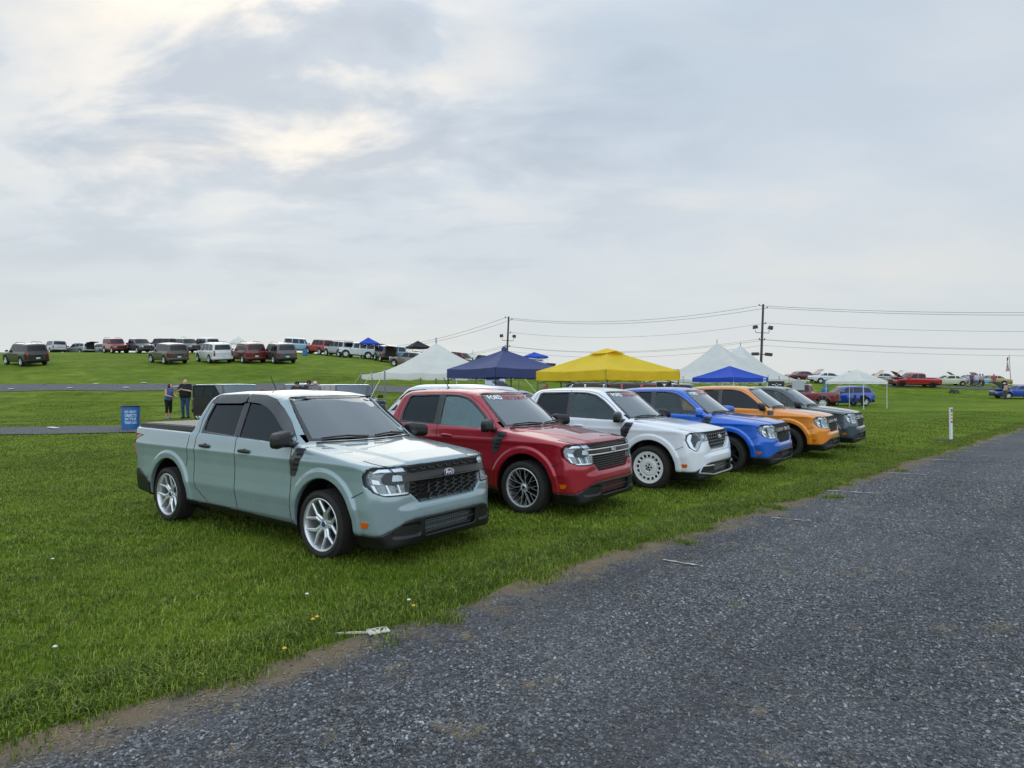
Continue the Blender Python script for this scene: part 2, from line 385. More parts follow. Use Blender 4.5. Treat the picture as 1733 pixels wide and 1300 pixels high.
def truck_full(kind):
    def f(x, y, z):
        b = body0(x, y, z); c = cabin0(x, y, z); d = smin(b, c, .035); ay = np.abs(y)
        # cabin hollow and openings
        cav = smax(smax(c + .05, .60 - z, .05), x - 1.25, .05)
        low = np.maximum(np.maximum(np.maximum(-1.0 - x, x - 1.12), ay - .76), np.maximum(.45 - z, z - 1.2))
        cav = np.minimum(cav, low)
        side = np.maximum(np.minimum(tWIN[0](x, z), tWIN[1](x, z)), .5 - ay)
        ws = np.maximum(tWS(ay, z), .35 - x)
        rw = np.maximum(np.maximum(ay - .55, np.abs(z - 1.38) - .14), x + .8)
        ops = np.minimum(np.minimum(side, ws), np.minimum(rw, cav))
        # bed
        bed = np.maximum(np.maximum(-2.46 - x, x + 1.16), np.maximum(ay - .76, .68 - z))
        ops = np.minimum(ops, bed)
        # wheel arches
        rr = np.minimum(np.hypot(x - AXF - .01, (z - .345)), np.hypot(x - AXR, z - .345)) - .455
        ops = np.minimum(ops, np.maximum(rr, .56 - ay))
        # lamp and grille recess
        rec = np.maximum(np.minimum(tGR[kind](ay, z), tLA[kind](ay, z)), np.maximum(-(b + .065), 1.95 - x))
        ops = np.minimum(ops, rec)
        ops = np.minimum(ops, np.maximum(tBP(ay, z) + .008, np.maximum(-(b + .06), 1.95 - x)))
        # thin crease where the wing meets the bumper, door shut lines
        return smax(d, -ops, .012)
    return f
MC = {}
def cached(k, fn):
    if k not in MC: MC[k] = fn()
    return MC[k]
BLK = mat('black_plastic', '121315', .42, bump=.05, bs=400); GLOSS = mat('gloss_black', '08090a', .12, coat=.6)
SEAM = mat('shut_line', '0a0b0c', .8); CHR = mat('chrome', 'd8dadc', .12, 1.); SILV = mat('satin_silver', 'd4d7d9', .3, .75)
RUB = mat('tyre_rubber', '121213', .75, bump=.15, bs=150, dirt=.18); DARKM = mat('dark_metal', '2a2b2d', .45, .7)
AMB = mat('amber_lens', 'c8580c', .15, coat=1.); REDL = mat('red_lens', '96100c', .15, coat=1.)
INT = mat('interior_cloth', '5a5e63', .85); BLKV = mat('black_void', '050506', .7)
GT = glassmat('tinted_glass', '7d878c', .62, 1., .8, .0); GC = glassmat('clear_glass', 'dbe6e2', .90, 1., .8, .0); GL = glassmat('lamp_lens', 'f8fafb', .98, 1., .35, .0); GW = glassmat('windscreen_glass', 'dcecf0', .95, 1., 1.8, .10)
def tline(fn, pts, side, start, r, m, name, parent, off=0., step=.03, mb=None):
    q = []
    for a, b in zip(pts[:-1], pts[1:]):
        n = max(1, int(math.dist(a, b) / step)); q += [(a[0] + (b[0] - a[0]) * k / n, a[1] + (b[1] - a[1]) * k / n) for k in range(n)]
    q.append(pts[-1]); P, g = onto(fn, q, side, start, off)
    o = mb or MB(); o.tube(P, r, 5); return o if mb is not None else o.obj(name, m, parent)
# ---------------- wheels (outer face towards -y, centre at origin)
def bar(mb, a, b, wa, wb, ya, yb, dep, arc=0):
    """radial spoke bar from polar a=(r,angle) to b; ya/yb face depth"""
    p = Vector((a[0] * math.cos(a[1]), ya, a[0] * math.sin(a[1]))); q = Vector((b[0] * math.cos(b[1]), yb, b[0] * math.sin(b[1])))
    d = (q - p); d.y = 0; n = Vector((-d.z, 0, d.x)).normalized(); k = .35
    V = [p + n * wa * .5 * k, p - n * wa * .5 * k, p - n * wa * .5 + Vector((0, dep * .35, 0)), p - n * wa * .4 + Vector((0, dep, 0)), p + n * wa * .4 + Vector((0, dep, 0)), p + n * wa * .5 + Vector((0, dep * .35, 0)),
         q + n * wb * .5 * k, q - n * wb * .5 * k, q - n * wb * .5 + Vector((0, dep * .35, 0)), q - n * wb * .4 + Vector((0, dep, 0)), q + n * wb * .4 + Vector((0, dep, 0)), q + n * wb * .5 + Vector((0, dep * .35, 0))]
    mb.add(V, [tuple(range(6)), tuple(range(11, 5, -1))] + [(i + 6, (i + 1) % 6 + 6, (i + 1) % 6, i) for i in range(6)])
def rim_mesh(style, rr):
    m = MB(); k = rr / .265
    m.lathe([(rr - .006, .0), (rr + .004, .004), (rr + .004, .02), (rr - .012, .03), (rr - .022, .10), (rr - .022, .2), (rr + .0, .21), (rr - .03, .2), (rr - .034, .1), (rr - .024, .02), (rr - .016, .004)], 64, closed=True)
    if style in ('split', 'dark'):
        for i in range(5):
            a = R(90 + 72 * i)
            for s in (-1, 1):
                bar(m, (.045 * k, a + s * .25), (.13 * k, a + s * .15), .046, .038, .05, .035, .034)
                bar(m, (.125 * k, a + s * .13), (.252 * k, a + s * .40), .034, .026, .035, .010, .032)
        m.lathe([(0, .045), (.03, .045), (.034, .05), (.062, .052), (.066, .07), (.066, .12)], 32)
        for i in range(5):
            a = R(54 + 72 * i); m.lathe([(0, -.006), (.009, -.006), (.0095, 0), (.0095, .02)], 6, c=(.05 * math.cos(a), .05, .05 * math.sin(a)))
    elif style == 'twist':
        for i in range(10):
            a = R(36 * i)
            bar(m, (.05, a), (.248 * k, a + .42), .012, .009, .045, .012, .02)
            bar(m, (.135, a + .24), (.248 * k, a + .12), .009, .008, .03, .012, .02)
        m.lathe([(0, .04), (.03, .04), (.04, .048), (.06, .05), (.062, .12)], 32)
    elif style == 'disc':
        m.lathe([(0, .02), (.03, .02), (.034, .03), (.072, .032), (.078, .02), (.128, .022), (.14, .034), (.160, .030), (.166, .022), (.170, .022), (.170, .04), (.12, .05)], 64)
        m.lathe([(.215, .012), (.245, .006), (.262, .0), (.262, .03), (.215, .03)], 64, closed=True)
        for i in range(16): bar(m, (.16, R(22.5 * i)), (.225, R(22.5 * i)), .026, .036, .016, .010, .03)
    return m.mesh('rim')
def tyre_mesh(R0, rr, w=.235):
    m = MB(); T = []
    T += [(rr - .004, .006), (rr + .008, -.003), (rr + (R0 - rr) * .45, -.012), (R0 - .03, -.004), (R0 - .012, .012), (R0 - .004, .028)]
    for i in range(4):
        a = .028 + (w - .056) * (i + .3) / 4.1; T += [(R0, a), (R0, a + .028), (R0 - .007, a + .030), (R0 - .007, a + .036)]
    T += [(R0, w - .05), (R0 - .004, w - .028), (R0 - .012, w - .012), (R0 - .03, w + .004), (rr + (R0 - rr) * .45, w + .012), (rr, w)]
    m.lathe(T, 72)
    for i in range(72):   # shoulder tread blocks
        a = 2 * math.pi * (i + .5) / 72
        for yy in (.012, w - .030):
            c = Vector((math.cos(a) * (R0 - .005), yy + .01, math.sin(a) * (R0 - .005))); m.box(c, (.012, .022, .018), M=Matrix.Rotation(-a, 4, 'Y'))
    return m.mesh('tyre')
def wheel(parent, x, sy, style, R0, rr, rimm, extra=None, z=None, ya=.79, w=.235, brake=True):
    me = cached(('rim', style, rr), lambda: rim_mesh(style, rr))
    o = link('wheel', me, rimm, parent, (x, sy * (ya + w / 2), R0 if z is None else z), (0, R(13) * (1 if x > 0 else 2.3), 0 if sy < 0 else R(180)))
    link('tyre', cached(('tyre', R0, rr, w), lambda: tyre_mesh(R0, rr, w)), RUB, o)
    if brake:
        link('brake_disc', cached('disc', lambda: MB().lathe([(0, .11), (.06, .10), (.06, .12), (.16, .12), (.16, .14), (0, .14)], 40).lathe([(.10, .1), (.165, .1), (.165, .16), (.10, .16)], 12, closed=True, a0=.3, a1=1.4).mesh('disc')), DARKM, o)
    if style == 'twist':
        mb = MB()
        link('spoke_backing', cached('twb', lambda: (lambda q: [q, [bar(q, (.05, R(36 * i) + .02), (.25, R(36 * i) + .44), .03, .022, .05, .017, .03) for i in range(10)], [bar(q, (.12, R(36 * i) + .24), (.25, R(36 * i) + .14), .022, .02, .037, .017, .03) for i in range(10)], q.lathe([(0, .036), (.02, .036), (.022, .06)], 24)][0].mesh('spoke_backing'))(MB())), GLOSS, o)
    if style in ('split', 'dark'):
        link('hub_cap', cached('hub', lambda: MB().lathe([(0, .038), (.024, .038), (.028, .045), (.028, .06)], 24).mesh('hub_cap')), extra or GLOSS, o)
    if style == 'disc':
        q = cached('dhub', lambda: [m_ for m_ in [MB()] for _ in [[m_.lathe([(0, .016), (.014, .016), (.014, .03)], 16, c=(.045 * math.cos(R(90 + 72 * i)), 0, .045 * math.sin(R(90 + 72 * i)))) for i in range(5)] + [m_.lathe([(0, .012), (.018, .012), (.02, .03)], 16)]]][0].mesh('hub_cap'))
        link('hub_cap', q, BLK, o)
    return o
# ---------------- small parts
def mirror_sdf(x, y, z):     # right-hand side (y<0); local to truck
    X = x - 1.00; Y = y + .99; Z = z - 1.168
    e = np.maximum(np.abs(Y) - .115, np.maximum(np.abs(X) - .07, np.abs(Z) - .075))
    q = np.stack(np.broadcast_arrays(np.abs(X + .25 * Z * 0 + .35 * (Y) ) - .03, np.abs(Y) - .065, np.abs(Z - .12 * Y) - .022)); 
    o = np.sqrt((np.maximum(q, 0) ** 2).sum(0)) + np.minimum(q.max(0), 0) - .06
    o = np.maximum(o, -(X + .40 * Y) - .052)
    arm = seg(x, y, z, (1.04, -.95, 1.115), (1.06, -.80, 1.10), .024, .032)
    return smin(o, arm, .03)
def seg(x, y, z, a, b, ra, rb):
    ax, ay, az = a; dx, dy, dz = b[0] - ax, b[1] - ay, b[2] - az; L = dx * dx + dy * dy + dz * dz + 1e-12
    t_ = np.clip(((x - ax) * dx + (y - ay) * dy + (z - az) * dz) / L, 0, 1)
    return np.sqrt((x - ax - t_ * dx) ** 2 + (y - ay - t_ * dy) ** 2 + (z - az - t_ * dz) ** 2) - (ra + (rb - ra) * t_)
def rbox(x, y, z, c, h, r):
    q = np.stack(np.broadcast_arrays(np.abs(x - c[0]) - h[0] + r, np.abs(y - c[1]) - h[1] + r, np.abs(z - c[2]) - h[2] + r))
    return np.sqrt((np.maximum(q, 0) ** 2).sum(0)) + np.minimum(q.max(0), 0) - r
def seat_sdf(x, y, z):
    xx = x + .25 * (z - .75)
    return smin(smin(rbox(x, y, z, (0, 0, .62), (.26, .25, .09), .06), rbox(xx, y, z, (-.22, 0, .93), (.08, .24, .32), .07), .04), rbox(xx, y, z, (-.22, 0, 1.33), (.05, .13, .085), .045), .02)
def onws(pts, off):
    P, g = onto(cabin0, pts, '+x', 2.2, off, 2.2); return P
def flip(side): return -1 if side[0] == '-' else 1
def build_truck(name, label, loc, rz, o):
    """o: options for one truck"""
    K = 1 if o.get('facelift') else 0; lift = o.get('lift', 0)
    T = thing(name, label, 'pickup truck', loc, rz, 'row of compact pickups parked nose to the gravel road', rot=(o.get('roll', 0), o.get('pitch', 0), rz))
    L = (0, 0, lift); PM = o['paint']
    def P(nm, key, fn, m, parent=None, lab=None):
        ob = link(nm, cached(key, fn), m, parent or T, L if parent is None else None)
        if lab: ob['label'] = lab
        return ob
    full = truck_full(K)
    body = P('body', ('body', K), lambda: sdf_mesh('body', full, (-2.72, -.97, .15), (2.60, .97, 1.74), .0135), PM)
    # black lower front bumper, sill and rear bumper cladding
    def arch(x, z, r): return np.minimum(np.hypot(x - AXF - .01, z - .345), np.hypot(x - AXR, z - .345)) - r
    def bump(x, y, z):
        ay = np.abs(y); b = body0(x, y, z)
        d = np.maximum(np.maximum(b - .012, -(b + .05)), np.maximum(tBP(ay, z), 1.9 - x))
        fog = np.maximum(smax(np.abs(ay - .585) - .14, np.abs(z - .345) - .06, .03), -(b + .004))
        mid = np.maximum(smax(ay - .385, np.abs(z - .345) - .075, .03), -(b + .045))
        d = smax(d, -fog, .008); d = smax(d, -mid, .008)
        return smax(d, -arch(x, z, .46), .01)
    P('front_bumper', 'fbump', lambda: sdf_mesh('front_bumper', bump, (1.85, -.95, .16), (2.56, .95, .50), .011), BLK)
    def sill(x, y, z): b = body0(x, y, z); return smax(np.maximum(np.maximum(b - .010, -(b + .04)), tSP(x, z)), -arch(x, z, .46), .01)
    P('sill', 'sill', lambda: sdf_mesh('sill', sill, (-1.35, -.95, .15), (1.3, .95, .5), .012), BLK)
    def rbump(x, y, z): b = body0(x, y, z); return smax(np.maximum(np.maximum(b - .012, -(b + .05)), tRP(x, z)), -arch(x, z, .46), .01)
    P('rear_bumper', 'rbump', lambda: sdf_mesh('rear_bumper', rbump, (-2.7, -.95, .2), (-1.8, .95, .7), .014), BLK)
    def under():
        m = MB(); m.box((0, 0, .33), (3.9, 1.1, .2)); m.box((2.1, 0, .33), (.5, 1.3, .18))
        for ax in (AXF + .01, AXR):
            for s in (-1, 1):
                m.lathe([(.452, 0), (.452, .30)], 40, c=(ax, .56 if s > 0 else -.86, .345), a0=R(-18), a1=R(198))
                m.prism([(ax + .45 * math.cos(R(q)), .345 + .45 * math.sin(R(q))) for q in range(-30, 211, 12)], s * .555, s * .565)
            m.tube([(ax, -.7, .34), (ax, .7, .34)], .05, 10)
        return m.mesh('underbody')
    P('underbody', 'under', under, BLKV)
    # window trim and panes
    def trim(x, y, z):
        c = cabin0(x, y, z); t0 = np.minimum(c, body0(x, y, z) + .002)
        return np.maximum(np.maximum(np.maximum(t0 - .003, -(t0 + .022)), tALL(x, z)), np.maximum(-np.minimum(tWIN[0](x, z), tWIN[1](x, z)), .5 - np.abs(y)))
    P('window_trim', 'trim', lambda: sdf_mesh('window_trim', trim, (-.9, -.93, 1.04), (1.14, .93, 1.62), .0105), GLOSS if not o.get('trim') else o['trim'])
    for sd, st in (('-y', -1.3), ('+y', 1.3)):
        for nm, W_, g in (('rear_side_window', WIN_R, GT), ('front_side_window', WIN_F, o.get('front_glass', GC))):
            P(nm, (nm, sd), lambda: mk_patch(truck0, W_, sd, st, -.012, .004, .06), g)
    WSP = rounded([(-.735, 1.13), (-.60, 1.53), (-.575, 1.598), (-.3, 1.607), (.3, 1.607), (.575, 1.598), (.60, 1.53), (.735, 1.13)], .03)
    ws = P('windscreen', 'ws', lambda: mk_patch(cabin0, WSP, '+x', 2.2, -.006, .005, .06, 2.2), o.get('ws_glass', GW))
    def band():   # dark frit around the windscreen
        m = MB(); i = .045
        for q in ([(-.585, 1.602), (.585, 1.602), (.60, 1.582), (-.60, 1.582)], [(-.735, 1.13), (-.59, 1.57), (-.56, 1.57), (-.69, 1.13)], [(.735, 1.13), (.59, 1.57), (.56, 1.57), (.69, 1.13)], [(-.70, 1.125), (.70, 1.125), (.68, 1.165), (-.68, 1.165)]):
            if polyd(0, 0, q) > 0 and False: pass
            patch('', cabin0, q, '+x', 2.2, -.002, .0035, None, None, .07, m)
        return m.mesh('windscreen_band')
    P('windscreen_surround', 'wsband', band, GLOSS)
    if o.get('banner'):
        def btxt(s, y0_, h, gap):
            V, Fs = text_pts(s, h * 1.38, spc=1.05, bold=.0016 if s == 'FORD' else .0006)
            w_ = max(v[0] for v in V); k = gap / w_
            q = [(y0_ + v[0] * k, 1.512 + v[1] * .88) for v in V]
            Pp, g = onto(cabin0, q, '+x', 2.2, .003, 2.2); return npmesh_ng('text', Pp, Fs)
        P('windscreen_banner_word', 'ban1', lambda: btxt('FORD', -.52, .065, .25), mat('banner_white', 'f4f4f4', .5), ws)
        P('windscreen_banner_word', 'ban2', lambda: btxt('PERFORMANCE', -.25, .065, .74), mat('banner_red', 'b8313b', .5), ws)
    P('rear_window', 'rw', lambda: mk_patch(cabin0, [(-.56, 1.23), (.56, 1.23), (.52, 1.53), (-.52, 1.53)], '-x', -1.6, -.01, .004, .1), GT)
    P('sensor_housing', 'sensor', lambda: mk_patch(cabin0, [(-.11, 1.598), (.11, 1.598), (.075, 1.53), (-.075, 1.53)], '+x', 2.2, -.016, .006, .06, 2.2), BLK)
    if not K:
        P('windscreen_sticker', 'stk1', lambda: mk_patch(cabin0, [(.585, 1.185), (.625, 1.185), (.62, 1.215), (.58, 1.215)], '+x', 2.2, .001, .002, .06, 2.2), mat('sticker_pale', 'aebfcb', .5))
        P('windscreen_sticker', 'stk2', lambda: mk_patch(cabin0, [(.64, 1.185), (.675, 1.185), (.668, 1.215), (.633, 1.215)], '+x', 2.2, .001, .002, .06, 2.2), mat('sticker_pale', 'aebfcb', .5))
    # wipers
    def wip():
        m = MB()
        for ya, yb in ((-.60, -.08), (.02, .56)):
            Pp = onws([(ya + (yb - ya) * k / 10, 1.155 + .012 * math.sin(math.pi * k / 10)) for k in range(11)], .018); m.tube(Pp, .010, 6)
            Pq = onws([(ya + (yb - ya) * .95 - .0, 1.14), (ya + (yb - ya) * .5, 1.162)], .03); m.tube(Pq, .012, 6)
        return m.mesh('wiper')
    P('wiper', 'wip', wip, BLK)
    P('cowl', 'cowl', lambda: mk_patch(truck0, [(-.66, 1.07), (.66, 1.07), (.70, 1.13), (-.70, 1.13)], '+x', 2.2, .0, .004, .08, 2.2) if False else (lambda m: (m.tube(onws([(-.68 + 1.36 * k / 20, 1.118) for k in range(21)], .006), .012, 6), m.mesh('cowl'))[1])(MB()), BLK)
    # shut lines
    r = .0048
    for sd, st, s in (('-y', -1.3, -1), ('+y', 1.3, 1)):
        for i, ln in enumerate(([(-.105, 1.62), (-.065, 1.55), (-.02, 1.10), (-.015, .95), (-.01, .50), (-.0, .33)], [(-.90, 1.33), (-.875, 1.15), (-.90, .95), (-.90, .60), (-.86, .48), (-.62, .335)], [(1.03, 1.08), (1.04, .80), (1.03, .55), (1.05, .29)],
                   [(-.90, 1.30), (-.83, 1.54), (-.76, 1.60), (-.5, 1.612), (-.1, 1.617), (.26, 1.608), (.46, 1.57), (.64, 1.475), (.82, 1.34), (1.03, 1.16), (1.03, 1.08)],
                   [(-1.06, 1.12), (-1.07, .85), (-1.085, .74)], [(2.0, .655), (2.08, .69), (2.14, .72)])):
            P('shut_line', ('seam', s, i), lambda: tline(truck0, ln, sd, st, r, None, '', None, -.001, mb=MB()).mesh('shut_line'), SEAM)
        P('shut_line', ('seam', s, 'b'), lambda: tline(truck0, [(2.02, s * .765), (2.14, s * .755), (2.24, s * .725), (2.31, s * .69), (2.35, s * .66)], '+z', 1.6, r, None, '', None, -.001, mb=MB()).mesh('shut_line'), SEAM)
    # bonnet front lip shadow gap
    # headlights
    for s in (-1, 1):
        fl = lambda q: [(a * s, b) for a, b in q]
        hl = P('headlight', ('hl', K, s), lambda: mk_patch(body0, fl(LAMP[K]), '+x', 2.9, -.055, .01, .05, 1.6), o.get('lamp_back', mat('lamp_dark', '26292c', .3, .5) if K else mat('lamp_housing', '8e9496', .22, .85, bump=.6, bs=45)))
        def lampin(m=None):
            c = MB()
            if K == 0:
                patch('', body0, fl([(.54, .938), (.79, .935), (.83, .90), (.825, .895), (.78, .905), (.54, .905)]), '+x', 2.9, -.012, .03, None, None, .04, c)
                patch('', body0, fl([(.80, .83), (.845, .84), (.842, .80), (.79, .79)]), '+x', 2.9, -.03, .01, None, None, .04, c)
                for i in range(3):
                    a = .545 + .095 * i
                    patch('', body0, fl([(a, .69), (a + .08, .69), (a + .085, .705), (a + .005, .705)]), '+x', 2.9, -.01, .04, None, None, .04, c)
                    patch('', body0, fl([(a + .080, .69), (a + .095, .69), (a + .115, .785), (a + .10, .785)]), '+x', 2.9, -.012, .035, None, None, .04, c)
            else:
                patch('', body0, fl([(.81, .925), (.84, .90), (.857, .82), (.845, .70), (.80, .65), (.785, .66), (.815, .72), (.825, .82), (.80, .90)]), '+x', 2.9, -.012, .03, None, None, .04, c)
                patch('', body0, fl([(.56, .85), (.62, .85), (.62, .91), (.56, .91)]), '+x', 2.9, -.015, .03, None, None, .04, c)
            return c.mesh('reflector')
        link('reflector', cached(('lin', K, s), lampin), mat('lamp_chrome', 'f0f2f4', .16, .55), hl)
        if K == 0:
            link('lamp_bezel', cached(('lbz', s), lambda: mk_patch(body0, fl(rounded([(.50, .892), (.74, .892), (.782, .845), (.765, .80), (.73, .788), (.50, .788)], .02)), '+x', 2.9, -.004, .04, .04, 1.6)), mat('lamp_black', '060607', .5), hl)
            link('projector', cached(('lpj', s), lambda: mk_patch(body0, fl(rounded([(.545, .872), (.685, .872), (.70, .815), (.545, .815)], .01)), '+x', 2.9, .0, .02, .04, 1.6)), mat('projector_glass', 'aab2b4', .08, .7, coat=1.), hl)
        link('lens', cached(('lens', K, s), lambda: mk_patch(body0, fl(LAMP[K]), '+x', 2.9, .001, .004, .04, 1.6)), GL, hl)
        def rimline():
            m = MB(); q = fl(rounded(LAMP[K], .03)); tline(body0, q + [q[0]], '+x', 2.9, .0045, None, '', None, .0, .03, m); return m.mesh('lamp_edge')
        link('lamp_edge', cached(('lrim', K, s), rimline), BLK, hl)
    # grille
    def gback():
        g = GR[K]; q = [(-a, b) for a, b in g[1:4]]; return MB().box((2.315, 0, (g[1][1] + .60) / 2 - .004), (.10, g[1][0] * 2 + .02, g[1][1] - .60), tap=1.).mesh('grille')
    gr = P('grille', ('gback', K), gback, BLKV)
    def mesh_hex(m2=None):
        m = MB(); m2 = m2 or MB(); p = .125; amp = .014
        rows = [(.925, .53)] + [(.77 - .042 * i, .52 - .03 * max(0, i - 2)) for i in range(5)]
        if K: rows = []
        for z0, hw in rows:
            pts = []; yv = -hw; k = 0
            while yv < hw:
                b = z0 + (amp if k % 2 == 0 else -amp); pts += [(yv + .01, b), (yv + p * .5 - .012, b)]; yv += p * .5; k += 1
            pts = [q for q in pts if abs(q[0]) <= hw]
            tline(body0, pts, '+x', 2.9, .0065, None, '', None, -.014, .03, m)
            tline(body0, [(-hw, z0 - .022), (hw, z0 - .022)], '+x', 2.9, .003, None, '', None, -.035, .05, m)
        for yv in np.arange(-.50, .51, .0625):
            if K == 0: tline(body0, [(yv, .60 + max(0, abs(yv) - .42)), (yv, .79)], '+x', 2.9, .003, None, '', None, -.035, .05, m)
        if K:   # small faceted studs
            for i, z0 in enumerate(np.arange(.68, .93, .055)):
                for y_ in np.arange(-.45, .47, .10):
                    y2 = y_ + (.05 if i % 2 else 0)
                    if polyd(abs(y2), z0, GR[1]) > -.022: continue
                    (c,), (g,) = onto(body0, [(y2, z0)], '+x', 2.9, -.012)
                    c = Vector(c); (m2 if m2 is not None else m).add([c + Vector((.002, 0, 0)), c + Vector((-.01, .016, 0)), c + Vector((-.01, 0, .012)), c + Vector((-.01, -.016, 0)), c + Vector((-.01, 0, -.012))], [(0, 1, 2), (0, 2, 3), (0, 3, 4), (0, 4, 1)])
            STUD.append(m2.mesh('grille_stud'))
        return m.mesh('grille_mesh')
    STUD = []
    def mesh_bars():
        m = MB()
        for i, z0 in enumerate((.93, .905, .765, .735, .705, .675, .645, .615)):
            hw = .53 if z0 > .7 else .53 - (.7 - z0) * .9
            tline(body0, [(-hw, z0), (hw, z0)], '+x', 2.9, .0055, None, '', None, -.012, .05, m)
        for yv in np.arange(-.51, .52, .06):
            tline(body0, [(yv, .605 + max(0, (abs(yv) - .41) * .9)), (yv, .79)], '+x', 2.9, .004, None, '', None, -.016, .05, m)
            tline(body0, [(yv, .895), (yv + .012, .94)], '+x', 2.9, .008, None, '', None, -.012, .05, m)
        return m.mesh('grille_mesh')
    gs = o.get('grille', 'hex')
    link('grille_mesh', cached(('gmesh', K, gs), mesh_bars if gs == 'bars' else mesh_hex), CHR if 0 else mat('grille_plastic', '1a1b1d', .3, coat=.3), gr)
    if STUD: link('grille_stud', STUD[0], mat('stud_silver', '9a9da0', .3, .7), gr)
    if not K:
        link('grille_bar', cached('gbar', lambda: mk_patch(body0, rounded([(-.60, .875), (-.12, .868), (.12, .868), (.60, .875), (.60, .805), (-.60, .805)], .01), '+x', 2.9, .006, .035, .06, 1.6)), o.get('bar', mat('bar_grey', '151618', .3, .1, coat=.4)), gr)
        def trimbar():
            m = MB()
            for zz in (.872, .808, .84): 
                if zz == .84: continue
                tline(body0, [(-.62, zz), (.62, zz)], '+x', 2.9, .0055 if not o.get('bartrim') else .010, None, '', None, .010, .05, m)
            return m.mesh('bar_trim')
        link('bar_trim', cached(('gtrim', bool(o.get('bartrim'))), trimbar), o.get('bartrim', mat('bar_edge', '4a4d50', .3, .6)), gr)
    def badge(sx, sz, off):
        def b():
            zc = .84 if not K else .845
            q = [(sx * math.cos(a), zc + sz * math.sin(a)) for a in np.linspace(0, 2 * math.pi, 33)[:-1]]
            return mk_patch(body0, q, '+x', 2.9, off, .012, .03, 1.6)
        return b
    bd = P('badge', ('badge', K), badge(.078, .033, .018), CHR)
    link('badge_face', cached(('badgeb', K), badge(.070, .0265, .021)), mat('badge_blue', '12264a' if not K else '1c2022', .2, coat=1.), bd)
    def bword():
        V, Fs = text_pts('Ford', .048, bold=.0008); w_ = max(v[0] for v in V); zc = .84 if not K else .845
        q = [((v[0] - w_ / 2) * 1.0 + .25 * (v[1] - .015), zc - .015 + v[1]) for v in V]; Pp, g = onto(body0, q, '+x', 2.9, .023, 1.6); return npmesh_ng('badge_word', Pp, Fs)
    link('badge_word', cached(('bword', K), bword), mat('badge_silver', 'e8eaec', .3, .3), bd)
    # bumper grille and lip
    def lowg():
        m = MB()
        for z0 in (.29, .315, .34, .365, .39): tline(body0, [(-.385, z0), (.385, z0)], '+x', 2.9, .0045, None, '', None, -.03, .05, m)
        for yv in np.arange(-.38, .39, .035): tline(body0, [(yv, .275), (yv, .415)], '+x', 2.9, .0025, None, '', None, -.036, .05, m)
        tline(body0, [(-.385, .352), (.385, .352)], '+x', 2.9, .009, None, '', None, -.015, .05, m)
        return m.mesh('lower_grille')
    P('lower_grille', 'lowg', lowg, mat('grille_plastic', '1a1b1d', .3, coat=.3))
    if K:
        def cfr():
            m = MB()
            for s in (-1, 1):
                tline(body0, [(s * .42, .405), (s * .70, .405), (s * .76, .30), (s * .42, .255), (s * .40, .255)], '+x', 2.9, .011, None, '', None, .014, .03, m)
            tline(body0, [(-.42, .255), (.42, .255)], '+x', 2.9, .012, None, '', None, .014, .04, m)
            return m.mesh('bumper_frame')
        P('bumper_frame', 'cfr', cfr, mat('frame_silver', 'c3c6c8', .35, .5))
    # amber side markers and tail lamps
    for sd, st, s in (('-y', -1.3, -1), ('+y', 1.3, 1)):
        P('side_marker', ('mk', s), lambda: mk_patch(body0, rounded([(2.105, .435), (2.205, .435), (2.195, .395), (2.17, .378), (2.12, .378)], .008), sd, st, .007, .012, .03), AMB)
        P('tail_lamp', ('tl', s), lambda: mk_patch(body0, rounded([(-2.44, 1.09), (-2.60, 1.09), (-2.60, .745), (-2.50, .745), (-2.44, .83)], .02) if False else rounded([(s * .70, 1.085), (s * .875, 1.085), (s * .875, .745), (s * .72, .745)], .02), '-x', -2.9, .008, .02, .03, 1.0), REDL)
    # mirrors
    mm = o.get('mirror', BLK)
    P('door_mirror', 'mirR', lambda: sdf_mesh('door_mirror', mirror_sdf, (.8, -1.2, 1.02), (1.2, -.76, 1.3), .009), mm)
    P('door_mirror', 'mirL', lambda: sdf_mesh('door_mirror', lambda x, y, z: mirror_sdf(x, -y, z), (.8, .76, 1.02), (1.2, 1.2, 1.3), .009), mm)
    # handles
    def hnd(xc, zc, s):
        def b():
            m = MB(); q, g = onto(body0, [(xc + k, zc) for k in (-.105, -.07, -.025, .025, .07, .105)], '-y' if s < 0 else '+y', 1.3 * s, 0)
            pts = [q[i] + g[i] * d for i, d in enumerate((.0, .026, .036, .036, .026, .0))]; m.tube(pts, [.015, .019, .021, .021, .019, .015], 10)
            m.add(*cup(q, g)); return m.mesh('door_handle')
        return b
    def cup(q, g):
        c = (q[2] + q[3]) / 2; n = g[2]; V = [c + n * .002]; 
        for k in range(16):
            a = 2 * math.pi * k / 16; V.append(c + n * .0025 + np.array([math.cos(a) * .052, 0, math.sin(a) * .034]))
        return V, [(0, k + 1, (k + 1) % 16 + 1) for k in range(16)]
    for s in (-1, 1):
        for xc, zc in ((-.66, 1.002), (.18, .985)):
            P('door_handle', ('hd', s, xc), hnd(xc, zc, s), o.get('handle', BLK))
    # fender vents
    if o.get('vent', 'big') == 'big':
        VP = rounded([(1.03, .79), (1.03, .96), (1.115, 1.075), (1.25, 1.075), (1.235, 1.03), (1.10, .785)], .012)
    else: VP = rounded([(1.12, .965), (1.12, 1.07), (1.26, 1.07), (1.25, .965)], .012)
